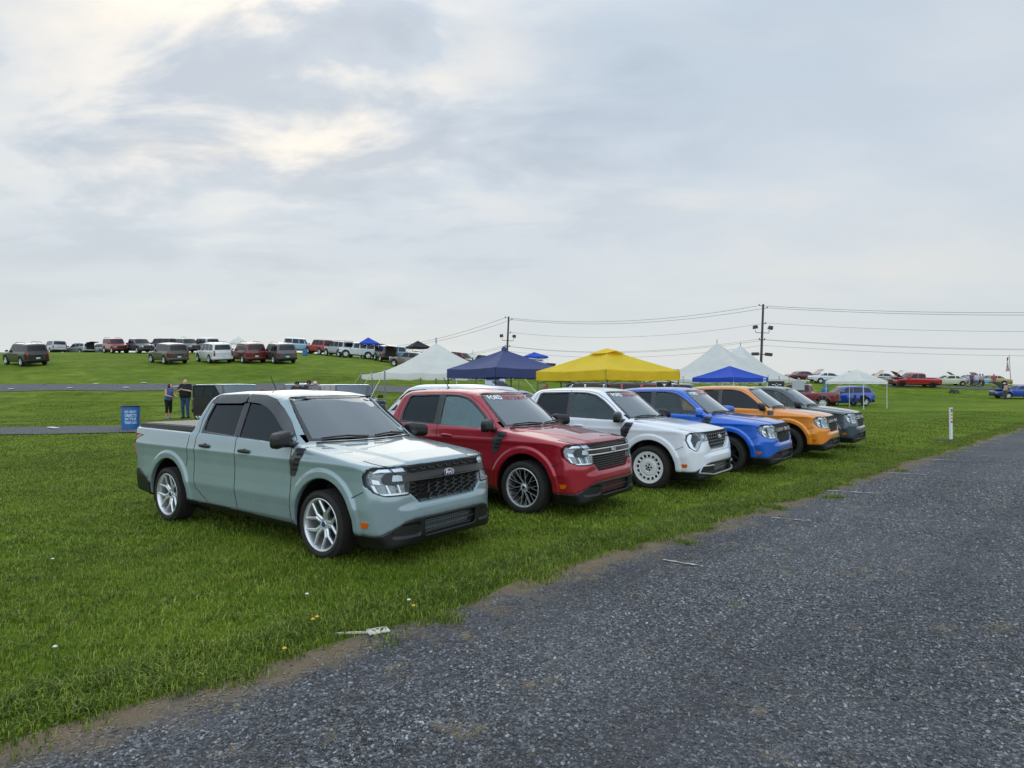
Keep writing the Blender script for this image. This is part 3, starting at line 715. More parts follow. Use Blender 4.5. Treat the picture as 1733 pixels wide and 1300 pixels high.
    for sd, st, s in (('-y', -1.3, -1), ('+y', 1.3, 1)):
        v = P('fender_vent', ('vent', s, o.get('vent', 'big')), lambda: mk_patch(body0, VP, sd, st, .009, .016, .03), mat('vent_plastic', '34363a', .35, coat=.3))
        if o.get('vent', 'big') == 'big':
            def slots():
                m = MB()
                for i in range(4):
                    z0 = .845 + .052 * i; x0 = 1.06 + .025 * i
                    patch('', body0, [(x0, z0), (x0 + .085, z0 + .004), (x0 + .092, z0 + .030), (x0 + .01, z0 + .028)], sd, st, .012, .004, None, None, .05, m)
                return m.mesh('vent_slot')
            link('vent_slot', cached(('vslot', s), slots), BLKV, v)
    # antenna
    P('antenna', 'ant', lambda: MB().lathe([(.045, 0), (.04, .012), (.02, .022), (.01, .03), (0, .03)], 16, 'Z', (-.55, 0, 1.66)).tube([(-.55, 0, 1.68), (-.66, 0, 1.86)], [.008, .006], 8).mesh('antenna'), BLK) if o.get('antenna', True) else None
    # inside
    for yv, xv in ((-.37, .25), (.37, .25), (-.37, -.55), (.37, -.55)):
        ob = link('seat', cached('seat', lambda: sdf_mesh('seat', seat_sdf, (-.42, -.3, .5), (.32, .3, 1.45), .02)), INT, T, (xv, yv, lift - .02))
    P('dashboard', 'dash', lambda: sdf_mesh('dashboard', lambda x, y, z: np.maximum(smax(smax(.90 - x, z - 1.075 - .02 * np.cos(y * 6), .05), cabin0(x, y, z) + .06, .03), .7 - z), (.8, -.8, .68), (1.4, .8, 1.14), .025), INT)
    sw = MB(); 
    P('steering_wheel', 'stw', lambda: MB().tube([Vector((.80, .37, 1.03)) + Vector((-.07 * math.sin(a), .18 * math.cos(a), .165 * math.sin(a))) for a in np.linspace(0, 2 * math.pi, 25)[:-1]], .014, 8, closed=True).tube([(.80, .20, 1.03), (.83, .37, 1.0), (.80, .54, 1.03)], .02, 6).tube([(.82, .37, 1.02), (.98, .37, .95)], .03, 8).mesh('steering_wheel'), BLK)
    P('rear_view_mirror', 'rvm', lambda: sdf_mesh('rvm', lambda x, y, z: smin(rbox(x, y, z, (.60, 0, 1.50), (.02, .12, .035), .02), rbox(x, y, z, (.66, 0, 1.54), (.05, .05, .03), .02), .02), (.5, -.2, 1.4), (.8, .2, 1.6), .015), BLK)
    # wheels
    R0, rr = o.get('R0', .34), o.get('rr', .265)
    for x in (AXF, AXR):
        for s in (-1, 1): wheel(T, x, s, o['wheel'], R0, rr, o['rim'], o.get('hub'))
    if o.get('tonneau'):
        def ton():
            m = MB(); r_ = lambda x, hw, z: [(x, -hw, z), (x, hw, z)]
            for x0, x1 in ((-2.50, -2.06), (-2.05, -1.60), (-1.59, -1.10)):
                m.box(((x0 + x1) / 2, 0, 1.205), (x1 - x0, 1.50, .03))
            m.box((-1.80, -.765, 1.185), (1.42, .05, .055)); m.box((-1.80, .765, 1.185), (1.42, .05, .055)); m.box((-2.51, 0, 1.185), (.04, 1.5, .055))
            return m.mesh('tonneau_cover')
        P('tonneau_cover', 'ton', ton, mat('tonneau_vinyl', '3a3b3a', .42, bump=.1, bs=300))
    if o.get('visor'):
        V1 = rounded([(-.80, 1.50), (-.76, 1.575), (-.70, 1.60), (-.09, 1.612), (-.075, 1.535), (-.16, 1.512)], .01)
        V2 = rounded([(-.06, 1.612), (.27, 1.602), (.47, 1.56), (.66, 1.462), (.84, 1.325), (.98, 1.20), (.95, 1.18), (.76, 1.27), (.56, 1.395), (.38, 1.475), (.20, 1.515), (-.05, 1.53)], .01)
        for sd, st in (('-y', -1.3), ('+y', 1.3)):
            for i, V_ in enumerate((V1, V2)): P('window_visor', ('vis', sd, i), lambda: mk_patch(truck0, V_, sd, st, .022, .006, .05), mat('smoked_acrylic', '1d2022', .12, coat=.8))
    return T
def npmesh_ng(name, V, Fs):
    me = bpy.data.meshes.new(name); me.from_pydata([tuple(v) for v in V], [], Fs); me.update(); return me
def mk_patch(fn, poly, side, start, off, thick, step, reach=1.6):
    uv, fs = cdt(poly, step); P, g = onto(fn, uv, side, start, off, reach); Q = P - g * thick; n = len(P); E = {}
    for f in fs:
        for a, b in zip(f, f[1:] + f[:1]):
            if (b, a) in E: del E[(b, a)]
            else: E[(a, b)] = 1
    m = MB(); m.add(np.concatenate([P, Q]), list(fs) + [tuple(i + n for i in f[::-1]) for f in fs] + [(b, a, a + n, b + n) for a, b in E], True)
    return m.mesh('patch')
def paint(name, col, metal=.35, rough=.38, coat=1.):
    return mat(name, col, rough, metal, coat=coat, coatr=.02, var=.03, vs=3, dirt=.10)
HD = (math.cos(R(-35.92)), math.sin(R(-35.92)))
TRUCKS = [
 ('pickup_truck', 'pale grey blue pickup with silver wheels and window visors, nearest of the row', (-.64, 6.61), dict(paint=paint('paint_pale_blue', '86999d', .2, .22), wheel='split', rim=SILV, tonneau=True, visor=True, hub=mat('hub_blue', '1d3d6e', .3), front_glass=GT)),
 ('pickup_truck', 'dark red pickup with chrome grille bar and black twisted spoke wheels', (1.39, 8.84), dict(paint=paint('paint_red', '9a1024', .35, .3), wheel='twist', rim=SILV, grille='bars', bar=mat('bar_dark', '1a1b1d', .2, .4), bartrim=CHR, banner=True, handle=None, R0=.355, lift=.012)),
 ('pickup_truck', 'white pickup with white slotted disc wheels and studded black grille', (3.55, 10.95), dict(paint=paint('paint_white', 'd6dade', .0, .3), facelift=True, wheel='disc', rim=mat('white_wheel', 'd8dad8', .35), banner=True, R0=.36, lift=.02, handle=None, antenna=False)),
 ('pickup_truck', 'bright blue pickup with blue door mirrors and a black grille', (5.50, 12.95), dict(paint=paint('paint_blue', '0a5cc4', .35, .3), wheel='dark', rim=mat('rim_graphite', '3a3b3e', .35, .8), banner=True, R0=.36, lift=.02, handle=None, mirror='paint', antenna=False)),
 ('pickup_truck', 'orange pickup with black mirrors parked beside the dark slate one', (7.75, 15.45), dict(paint=paint('paint_orange', 'dc8412', .2, .3), wheel='dark', rim=mat('rim_black', '17181a', .3, .5), R0=.37, lift=.05, handle=None, vent='small', front_glass=GT, antenna=False)),
 ('pickup_truck', 'dark slate grey pickup with chrome grille bars at the far end of the row', (9.65, 17.75), dict(paint=paint('paint_slate', '34464f', .35, .32), wheel='dark', rim=mat('rim_black', '17181a', .3, .5), grille='bars', bar=mat('bar_dark', '1a1b1d', .2, .4), bartrim=CHR, R0=.36, lift=.03, handle=None, antenna=False)),
]
def make_trucks():
    for i, (n, lab, (bx, by), o) in enumerate(TRUCKS):
        if o.get('mirror') == 'paint': o['mirror'] = o['paint']
        if 'handle' in o and o['handle'] is None: o['handle'] = o['paint']
        gx, gy = bx - 2.45 * HD[0], by - 2.45 * HD[1]
        build_truck(n, lab, (gx, gy, ground(gx, gy)), R(-35.92 + (0, .5, -.4, .3, 0, -.5)[i]), o)
# ================================================================== TERRAIN
_th = np.array([-1.6, -.795, -.336, -.245, -.153, -.015, .122, .25, .49, .627, .795, 1.6])
_am = np.array([6.0, 6.35, 6.35, 5.9, 5.1, 4.1, 3.4, 2.95, 2.5, 2.2, 1.85, 1.0])
_ys = np.arange(0, 700, 1.0)
def _prof(p):
    v = np.interp(_ys, *zip(*p)); k = np.hanning(9); k /= k.sum(); return np.convolve(np.pad(v, 4, 'edge'), k, 'valid')
_gL = _prof([(0, 0), (14, 0), (22, .03), (31, .035), (38, .14), (45, .28), (60, .61), (72, .81), (86, 1), (105, 1.03), (160, .9), (400, .2), (700, 0)])
_gR = _prof([(0, 0), (50, 0), (62, .06), (72, .28), (80, .80), (90, .98), (105, 1.02), (160, .85), (400, .2), (700, 0)])
def ground_np(x, y):
    x = np.asarray(x, float); y = np.asarray(y, float)
    th = np.clip(x / np.maximum(y, 4), -1.6, 1.6); w = sstep(-.12, .30, th)
    yy = np.clip(y, 0, 699)
    h = np.interp(th, _th, _am) * (np.interp(yy, _ys, _gL) * (1 - w) + np.interp(yy, _ys, _gR) * w)
    return h * sstep(2, 12, y)
def ground(x, y): return float(ground_np(x, y))
EDGE = -5.55     # road edge: y = x - EDGE ; road on the right
def edge_d(x, y): return (x - EDGE - y) / 1.41421 + .05 * np.sin(x * .9 + .4) + .05 * np.sin(x * 2.3) + .03 * np.sin(x * 5.1 + 1)  # >0 on the road
def make_ground():
    rr = np.concatenate([np.linspace(0.3, 12, 24), np.geomspace(12.6, 1800, 130)]); aa = np.linspace(0, 2 * math.pi, 361)[:-1]
    A, RR = np.meshgrid(aa, rr); X = RR * np.cos(A); Y = RR * np.sin(A); Z = ground_np(X, Y)
    n = len(aa); V = np.stack([X, Y, Z], -1).reshape(-1, 3); Q = []
    i, j = np.meshgrid(np.arange(len(rr) - 1), np.arange(n), indexing='ij'); i = i.ravel(); j = j.ravel(); j2 = (j + 1) % n
    Q = np.stack([i * n + j, (i + 1) * n + j, (i + 1) * n + j2, i * n + j2], 1)
    me = npmesh('ground', V, Q)
    m = bpy.data.materials.new('grass_field'); m.use_nodes = True; t = NT(m.node_tree)
    pos = t.n('ShaderNodeNewGeometry').outputs['Position']
    big = t.noise(pos, .10, 5, .6); mid = t.noise(pos, .9, 6, .65); fine = t.noise(t.n('ShaderNodeMapping', {0: pos, 3: (1, 1, 1)}).outputs[0], 14, 4, .7)
    st = t.noise(t.n('ShaderNodeMapping', {0: pos, 2: (0, 0, R(-14)), 3: (.06, 1.1, 1)}).outputs[0], 1., 3, .5)
    v = t.math('ADD', t.math('ADD', t.math('MULTIPLY', big, .30), t.math('MULTIPLY', mid, .36)), t.math('ADD', t.math('MULTIPLY', fine, .26), t.math('MULTIPLY', st, .08)))
    c = t.ramp(v, [(.36, GA), (.5, GB), (.64, GC_)])
    dry = t.ramp(t.noise(pos, .35, 7, .7), [(.60, 0.), (.72, .5)]); c = t.mix(dry, c, lin('8c8f4c'))
    # daisies and clover heads as specks
    vo = t.n('ShaderNodeTexVoronoi', {'Vector': pos, 'Scale': 2.2}); sp_ = t.math('LESS_THAN', vo.outputs['Distance'], .035)
    c = t.mix(t.math('MULTIPLY', sp_, .5), c, lin('c9cdb0'))
    bp = t.n('ShaderNodeBump', {'Height': t.math('ADD', fine, t.math('MULTIPLY', mid, .6)), 'Strength': .7, 'Distance': .06}).outputs[0]
    t.n('ShaderNodeOutputMaterial', {0: t.n('ShaderNodeBsdfPrincipled', {'Base Color': c, 'Roughness': .95, 'Specular IOR Level': .1, 'Normal': bp}).outputs[0]})
    tag(link('ground', me, m), kind='structure')
GA, GB, GC_ = '394e0e', '576c16', '818c30'
def road_tone(t, pos, c):
    sx = t.n('ShaderNodeSeparateXYZ', {0: pos}); d = t.math('MULTIPLY', t.math('SUBTRACT', t.math('SUBTRACT', sx.outputs[0], EDGE), sx.outputs[1]), .7071)
    wr = t.noise(t.n('ShaderNodeMapping', {0: t.n('ShaderNodeMapping', {0: pos, 2: (0, 0, R(-45))}).outputs[0], 3: (.06, .75, 1)}).outputs[0], 1.1, 5, .6)
    c = t.mix(t.ramp(wr, [(.42, 0.), (.62, .6)]), c, lin('343538'))
    c = t.mix(t.ramp(t.noise(pos, .35, 6, .6), [(.45, 0.), (.65, .3)]), c, lin('6a6a6c'))
    sc = t.math('MULTIPLY', t.ramp(t.noise(pos, 2.1, 7, .75), [(.585, 0.), (.66, 1.)]), t.ramp(t.math('MULTIPLY', d, .2), [(.0, 1.), (.5, .6), (1., .35)]))
    c = t.mix(t.math('MULTIPLY', sc, .7), c, lin('8a7a56'))
    dd = t.math('ADD', d, t.math('MULTIPLY', t.math('SUBTRACT', t.noise(pos, 1.6, 6, .7), .5), -1.3))
    return t.mix(t.ramp(dd, [(.0, 1.), (.15, .85), (.42, 0.)]), c, t.mix(t.noise(pos, 9, 5), lin('5a4d3a'), lin('85745a')))
def gravel_mat(name, edge=True, sand=.5):
    m = bpy.data.materials.new(name); m.use_nodes = True; t = NT(m.node_tree)
    pos = t.n('ShaderNodeNewGeometry').outputs['Position']
    v1 = t.n('ShaderNodeTexVoronoi', {'Vector': pos, 'Scale': 48., 'Randomness': 1.}); v2 = t.n('ShaderNodeTexVoronoi', {'Vector': pos, 'Scale': 110.})
    cr = t.n('ShaderNodeSeparateColor', {0: v1.outputs['Color']}).outputs[0]; cr2 = t.n('ShaderNodeSeparateColor', {0: v2.outputs['Color']}).outputs[0]
    c = t.ramp(t.math('ADD', t.math('MULTIPLY', cr, .6), t.math('MULTIPLY', cr2, .4)), [(.1, '161719'), (.45, '3c3d40'), (.75, '636569'), (.95, 'a0a2a3')])
    if edge: c = road_tone(t, pos, c)
    h = t.math('ADD', t.math('MULTIPLY', v1.outputs['Distance'], -1.), t.math('MULTIPLY', v2.outputs['Distance'], -.6))
    bp = t.n('ShaderNodeBump', {'Height': h, 'Strength': 1., 'Distance': .012}).outputs[0]
    t.n('ShaderNodeOutputMaterial', {0: t.n('ShaderNodeBsdfPrincipled', {'Base Color': c, 'Roughness': .75, 'Specular IOR Level': .35, 'Normal': bp}).outputs[0]})
    return m
def sheet(name, f, us, vs, off, m):
    V = []; Q = []; n = len(vs)
    for u in us:
        for v in vs: x, y = f(u, v); V.append((x, y, ground(x, y) + off))
    for i in range(len(us) - 1):
        for j in range(n - 1): Q.append((i * n + j, (i + 1) * n + j, (i + 1) * n + j + 1, i * n + j + 1))
    return tag(link(name, npmesh(name, V, Q), m), kind='structure')
def scatter(name, P, rz, sc, idx, protos, mats, label=None):
    P = np.asarray(P, float); rz = np.asarray(rz, float); e_ = .6
    gx = (ground_np(P[:, 0] + e_, P[:, 1]) - ground_np(P[:, 0] - e_, P[:, 1])) / (2 * e_); gy = (ground_np(P[:, 0], P[:, 1] + e_) - ground_np(P[:, 0], P[:, 1] - e_)) / (2 * e_)
    lx = gx * np.cos(rz) + gy * np.sin(rz); ly = -gx * np.sin(rz) + gy * np.cos(rz); rx_, ry_ = np.arctan(ly), -np.arctan(lx)
    cc = bpy.data.collections.new(name + '_patches')
    for i, me in enumerate(protos):
        o = bpy.data.objects.new('%s_patch_%02d' % (name, i), me); cc.objects.link(o)
        if mats and not me.materials: me.materials.append(mats)
    me = bpy.data.meshes.new(name); P = np.asarray(P, 'f4'); me.vertices.add(len(P)); me.vertices.foreach_set('co', P.ravel())
    for nm, ty, v in (('rx', 'FLOAT', rx_), ('ry', 'FLOAT', ry_), ('rz', 'FLOAT', rz), ('sc', 'FLOAT', sc), ('idx', 'INT', idx)):
        a = me.attributes.new(nm, ty, 'POINT'); a.data.foreach_set('value', np.asarray(v, 'i4' if ty == 'INT' else 'f4'))
    o = link(name, me); g = bpy.data.node_groups.new(name, 'GeometryNodeTree')
    g.interface.new_socket('Geometry', in_out='INPUT', socket_type='NodeSocketGeometry'); g.interface.new_socket('Geometry', in_out='OUTPUT', socket_type='NodeSocketGeometry')
    N = g.nodes; Lk = g.links; gi = N.new('NodeGroupInput'); go = N.new('NodeGroupOutput'); ci = N.new('GeometryNodeCollectionInfo'); ci.inputs['Collection'].default_value = cc
    ci.inputs['Separate Children'].default_value = True; ci.inputs['Reset Children'].default_value = True
    ip = N.new('GeometryNodeInstanceOnPoints'); ip.inputs['Pick Instance'].default_value = True
    def at(nm, ty): q = N.new('GeometryNodeInputNamedAttribute'); q.data_type = ty; q.inputs['Name'].default_value = nm; return q.outputs['Attribute']
    cx = N.new('ShaderNodeCombineXYZ'); Lk.new(at('rx', 'FLOAT'), cx.inputs[0]); Lk.new(at('ry', 'FLOAT'), cx.inputs[1]); Lk.new(at('rz', 'FLOAT'), cx.inputs[2]); Lk.new(gi.outputs[0], ip.inputs['Points']); Lk.new(ci.outputs[0], ip.inputs['Instance'])
    Lk.new(at('idx', 'INT'), ip.inputs['Instance Index']); Lk.new(cx.outputs[0], ip.inputs['Rotation']); Lk.new(at('sc', 'FLOAT'), ip.inputs['Scale']); Lk.new(ip.outputs[0], go.inputs[0])
    md = o.modifiers.new('scatter', 'NODES'); md.node_group = g
    tag(o, kind='stuff', label=label); return o
def blade_patch(n, size, h0, h1, w, seed, disc=False, lean=.5):
    r = np.random.RandomState(seed)
    if disc: a = r.rand(n) * 6.283; q = np.sqrt(r.rand(n)) * size / 2; X = q * np.cos(a); Y = q * np.sin(a)
    else: X = (r.rand(n) - .5) * size; Y = (r.rand(n) - .5) * size
    H = h0 + (h1 - h0) * r.rand(n) ** 1.5; A = r.rand(n) * 6.283; Lq = H * (.25 + lean * r.rand(n)); D = np.stack([np.cos(A), np.sin(A)], 1); N_ = np.stack([-D[:, 1], D[:, 0]], 1)
    W_ = w * (.6 + .8 * r.rand(n)); B = np.stack([X, Y], 1); V = np.zeros((n, 5, 3))
    V[:, 0, :2] = B - N_ * W_[:, None] / 2; V[:, 1, :2] = B + N_ * W_[:, None] / 2
    m1 = B + D * (Lq * .3)[:, None]; V[:, 2, :2] = m1 + N_ * W_[:, None] * .42; V[:, 3, :2] = m1 - N_ * W_[:, None] * .42; V[:, 2, 2] = V[:, 3, 2] = H * .6
    V[:, 4, :2] = B + D * Lq[:, None]; V[:, 4, 2] = H * (.95 - .3 * r.rand(n)); V[:, :2, 2] = -.01
    base = np.arange(n)[:, None] * 5; T = np.concatenate([base + [0, 1, 2], base + [0, 2, 3], base + [3, 2, 4]])
    me = npmesh('grass_patch', V.reshape(-1, 3), T, False)
    a = me.attributes.new('tone', 'FLOAT', 'POINT'); a.data.foreach_set('value', np.repeat(r.rand(n), 5).astype('f4'))
    return me
def grass_mat():
    m = bpy.data.materials.new('grass_blades'); m.use_nodes = True; t = NT(m.node_tree)
    pos = t.n('ShaderNodeNewGeometry').outputs['Position']; tone = t.n('ShaderNodeAttribute', attribute_name='tone').outputs['Fac']
    big = t.noise(pos, .55, 5, .65); b2 = t.noise(pos, 3.2, 4, .6)
    v = t.math('ADD', t.math('ADD', t.math('MULTIPLY', tone, .38), t.math('MULTIPLY', big, .40)), t.math('MULTIPLY', b2, .25))
    c = t.ramp(v, [(.32, '273a0a'), (.43, '425c11'), (.55, '66801c'), (.66, '98a440')])
    dry = t.ramp(t.noise(pos, 1.1, 6, .7), [(.60, 0.), (.70, .55)]); c = t.mix(dry, c, lin('8b8a45')); straw = t.math('GREATER_THAN', tone, .955); c = t.mix(straw, c, lin('9a9a5c'))
    d = t.n('ShaderNodeBsdfPrincipled', {'Base Color': c, 'Roughness': .55, 'Specular IOR Level': .3}).outputs[0]
    tr = t.n('ShaderNodeBsdfTranslucent', {0: t.mix(.5, c, lin('8a9a18'))}).outputs[0]
    t.n('ShaderNodeOutputMaterial', {0: t.n('ShaderNodeMixShader', {0: .25, 1: d, 2: tr}).outputs[0]}); return m
def stone_patch(n, size, s0, s1, seed):
    import bmesh
    r = np.random.RandomState(seed); b = bmesh.new(); bmesh.ops.create_icosphere(b, subdivisions=1, radius=1); me0 = bpy.data.meshes.new('x'); b.to_mesh(me0); b.free()
    v0 = np.array([v.co[:] for v in me0.vertices]); f0 = np.array([p.vertices[:] for p in me0.polygons]); V = []; T = []; tn = []
    for i in range(n):
        s_ = s0 + (s1 - s0) * r.rand() ** 2.5; v = v0 * (1 + .38 * (r.rand(len(v0), 1) - .5)) * [s_ * (.7 + .6 * r.rand()), s_ * (.6 + .3 * r.rand()), s_ * (.35 + .3 * r.rand())]
        a = r.rand() * 6.28; ca, sa = math.cos(a), math.sin(a); v = v @ np.array([[ca, sa, 0], [-sa, ca, 0], [0, 0, 1]]); tl = (r.rand(2) - .5) * .7; v[:, 2] += v[:, 0] * tl[0] + v[:, 1] * tl[1]
        v += [(r.rand() - .5) * size, (r.rand() - .5) * size, s_ * .12]; T.append(f0 + len(v0) * i); V.append(v); tn += [r.rand()] * len(v0)
    me = npmesh('gravel_patch', np.concatenate(V), np.concatenate(T), False)
    a = me.attributes.new('tone', 'FLOAT', 'POINT'); a.data.foreach_set('value', np.array(tn, 'f4')); return me
def stone_mat():
    m = bpy.data.materials.new('gravel_stone'); m.use_nodes = True; t = NT(m.node_tree)
    tone = t.n('ShaderNodeAttribute', attribute_name='tone').outputs['Fac']; pos = t.n('ShaderNodeNewGeometry').outputs['Position']
    c = t.ramp(tone, [(.0, '1b1c1e'), (.35, '3e4043'), (.65, '606367'), (.90, '85888b'), (1., 'b4b5b3')])
    c = t.mix(t.math('MULTIPLY', t.noise(pos, 90, 3), .3), c, lin('5e5a54')); c = road_tone(t, pos, c)
    t.n('ShaderNodeOutputMaterial', {0: t.n('ShaderNodeBsdfPrincipled', {'Base Color': c, 'Roughness': .55, 'Specular IOR Level': .5}).outputs[0]}); return m
def px_ground(px, py, z=0.):
    y = (CH - z) * F / (py - Y0); return ((px - 866.5) / F * y, y)
def grid_pts(step, d0, d1, fmin, fmax, jit=0.):
    """lattice points inside the slightly widened view wedge, between distances"""
    g = np.arange(-60, 60, step); X, Y = np.meshgrid(g, g[g > -3]); X = X.ravel(); Y = Y.ravel(); D = np.hypot(X, Y)
    ok = (D >= d0) & (D < d1) & (np.abs(X) < Y * 1.0 + 2.2); X, Y = X[ok], Y[ok]; e = edge_d(X, Y); ok = (e > fmin) & (e < fmax); return X[ok], Y[ok]
def lane_free(X, Y):
    k = np.zeros(len(X), bool)
    for a in LANES: u = Y - (a[0] + a[1] * X); k |= (u > -.5) & (u < a[2] + .5) & (X > a[3] - .5) & (X < a[4] + .5)
    return ~k
LANES = [(22.3, .10, 2.9, -80, -2.5), (43.2, .05, 3.7, -90, 8), (80.5, -.05, 2.2, 46, 110)]
def make_setting():
    make_ground()
    gm = gravel_mat('gravel_road')
    us = np.concatenate([np.linspace(-40, 40, 161), np.linspace(42, 180, 70)]); 
    def rf(u, v):   # u along the edge, v across
        x0 = u * .7071 - 2.8; y0 = u * .7071 + 2.75; w = v
        if v == 0: e = edge_d(x0, y0); w = -e
        return x0 + w * .7071, y0 - w * .7071
    sheet('gravel_road', rf, us, [0, .3, .6, 1, 2, 4, 7, 11], .006, gm)
    lm = gravel_mat('gravel_lane', False)
    for a, b, w, xa, xb in LANES:
        sheet('gravel_lane', lambda u, v: (u, a + b * u + v + .25 * math.sin(u * .7) * (1 if v > w / 2 else -1)), np.linspace(xa, xb, 150), np.linspace(0, w, 6), .03, lm)
    r = np.random.RandomState(3); GM = grass_mat()
    def put(nm, step, d0, d1, protos, z=.0, emin=.35):
        X, Y = grid_pts(step, d0, d1, -200, -emin); k = lane_free(X, Y) & (r.rand(len(X)) > sstep(26, 54, np.hypot(X, Y)) * .9); X, Y = X[k], Y[k]; n = len(X)
        return np.stack([X, Y, ground_np(X, Y) + z], 1), r.randint(0, 4, n) * math.pi / 2, .9 + .25 * r.rand(n), r.randint(0, len(protos), n)
    pa = [blade_patch(1250, .56, .02, .058, .0045, 10 + i, lean=1.0) for i in range(4)]
    scatter('grass', *put('grass', .5, 1.5, 8, pa), pa, GM, 'mown green grass in front of and around the nearest pickup')
    pb = [blade_patch(1800, 1.1, .02, .055, .0078, 20 + i, lean=1.0) for i in range(4)]
    scatter('grass', *put('grass', 1., 8, 20, pb, 0, .6), pb, GM, 'mown green grass beneath the middle of the pickup row')
    pc = [blade_patch(1500, 2.3, .02, .05, .018, 30 + i, lean=1.) for i in range(3)]
    scatter('grass', *put('grass', 2., 20, 54, pc, 0, 1.1), pc, GM, 'mown green grass around the canopies behind the pickup row')
    # tufts along the ragged edge
    pt = [blade_patch(50, .22, .02, .075, .0046, 40 + i, True, .9) for i in range(5)]
    n = 5200; u = np.concatenate([r.rand(n) * 22 - 6, 16 + r.rand(1600) * 22]); n = len(u); s_ = -.55 + .72 * r.rand(n) ** 1.25
    x = u * .7071 - 2.8; y = u * .7071 + 2.75; e0 = edge_d(x, y); nz = .12 * np.sin(u * 3.1) + .10 * np.sin(u * 7.7 + 2); dd = s_ - e0 + np.where(s_ > 0, nz * 1.2, 0); keep = (s_ < .02) | (np.sin(u * 4.3 + 1) + np.sin(u * 9.1) > .75)
    x = x + dd * .7071; y = y - dd * .7071; x, y = x[keep], y[keep]; n = len(x)
    scatter('grass', np.stack([x, y, np.zeros(n)], 1), r.rand(n) * 6.28, .7 + .6 * r.rand(n), r.randint(0, 5, n), pt, GM, 'ragged tufts of grass along the gravel edge')
    SM = stone_mat(); ps = [stone_patch(950, .52, .0035, .013, 50 + i) for i in range(4)]
    X, Y = grid_pts(.5, 1.5, 8.5, .34, 50); n = len(X)
    scatter('gravel', np.stack([X, Y, np.full(n, .006)], 1), r.randint(0, 4, n) * math.pi / 2, np.ones(n), r.randint(0, 4, n), ps, SM, 'loose dark gravel in the foreground')
    pq = [stone_patch(1100, 1.05, .006, .018, 60 + i) for i in range(3)]
    X, Y = grid_pts(1., 8.5, 20, .3, 50); n = len(X)
    scatter('gravel', np.stack([X, Y, np.full(n, .006)], 1), r.randint(0, 4, n) * math.pi / 2, np.ones(n), r.randint(0, 3, n), pq, SM, 'loose dark gravel farther down the road')
    pe = [stone_patch(60, .4, .004, .013, 70 + i) for i in range(3)]
    u = np.arange(-6, 22, .25); n = len(u); x = u * .7071 - 2.8; y = u * .7071 + 2.75; dd = .12 + .12 * r.rand(n) - edge_d(x, y)
    scatter('gravel', np.stack([x + dd * .7071, y - dd * .7071, np.full(n, .006)], 1), r.rand(n) * 6.28, np.ones(n), r.randint(0, 3, n), pe, SM, 'thin scatter of stones on the bare dirt verge')
    # worn white stall marks
    wm = mat('worn_white_paint', '9c9e9d', .85, var=.3, vs=30)
    for i, ((a, b), (c, d)) in enumerate([((1122, 951), (1190, 962)), ((1304, 879), (1372, 885)), ((1391, 832), (1481, 837.5)), ((1492, 801.5), (1568, 805.5)), ((1545, 779), (1631, 781.5)), ((1603, 764), (1658, 766)), ((1652, 751), (1692, 752))]):
        p = px_ground(a, b); q = px_ground(c, d); mb = MB(); L = math.dist(p, q); ux, uy = (q[0] - p[0]) / L, (q[1] - p[1]) / L; rr_ = random.Random(i)
        n_ = max(6, int(L / .04)); V_ = []
        for k in range(n_ + 1):
            s0 = L * k / n_; hw = rr_.uniform(.003, .028 if i == 0 else .04) * (1 if rr_.random() > .25 else .15); w0 = rr_.uniform(-.012, .012)
            V_ += [(p[0] + ux * s0 + uy * (w0 - hw), p[1] + uy * s0 - ux * (w0 - hw), .021), (p[0] + ux * s0 + uy * (w0 + hw), p[1] + uy * s0 - ux * (w0 + hw), .021)]
        mb.add(V_, [(2 * k, 2 * k + 2, 2 * k + 3, 2 * k + 1) for k in range(n_)])
        o = mb.obj('stall_line', wm); tag(o, ['faint broken white mark on gravel nearest the camera', 'second white stall mark, beside the white pickup', 'third white stall mark from the camera', 'fourth white stall mark from the camera', 'fifth white stall mark from the camera', 'sixth white stall mark, left of the farthest', 'farthest white stall mark near the right side'][i], 'road marking', 'white stall marks on the gravel')

def px_terrain(px, py):
    best = None
    for D in np.arange(15, 95, .25):
        X, Y = (px - 866.5) / F * D, D; q = abs(Y0 + (CH - ground(X, Y)) * F / D - py)
        if best is None or q < best[0]: best = (q, X, Y)
    return best[1:]
def make_lane_marks():
    wm = mat('lane_mark_white', 'd3d4cf', .8)
    for i, (px, py, l) in enumerate([(18, 660, 'leftmost, on the near side of the upper lane'), (73, 651, 'first on the far side of the upper lane'), (118, 659, 'second on the near side of the upper lane'), (162, 650, 'second on the far side of the upper lane'), (213, 658, 'third on the near side of the upper lane'), (243, 648.5, 'third on the far side of the upper lane'), (298, 656, 'beside the head of the bald man'), (90, 727, 'lone one at the lower lane')]):
        x, y = px_terrain(px, py); e = .5; sl = math.atan((ground(x, y + e) - ground(x, y - e)) / (2 * e))
        tag(MB().box((0, 0, 0), (.75, .16, .02)).obj('lane_marker', wm, None, loc=(x, y, ground(x, y) + .06), rot=(sl, 0, R(-38))), 'flat white marker board, ' + l, 'lane marker', 'flat white markers beside the gravel lanes')
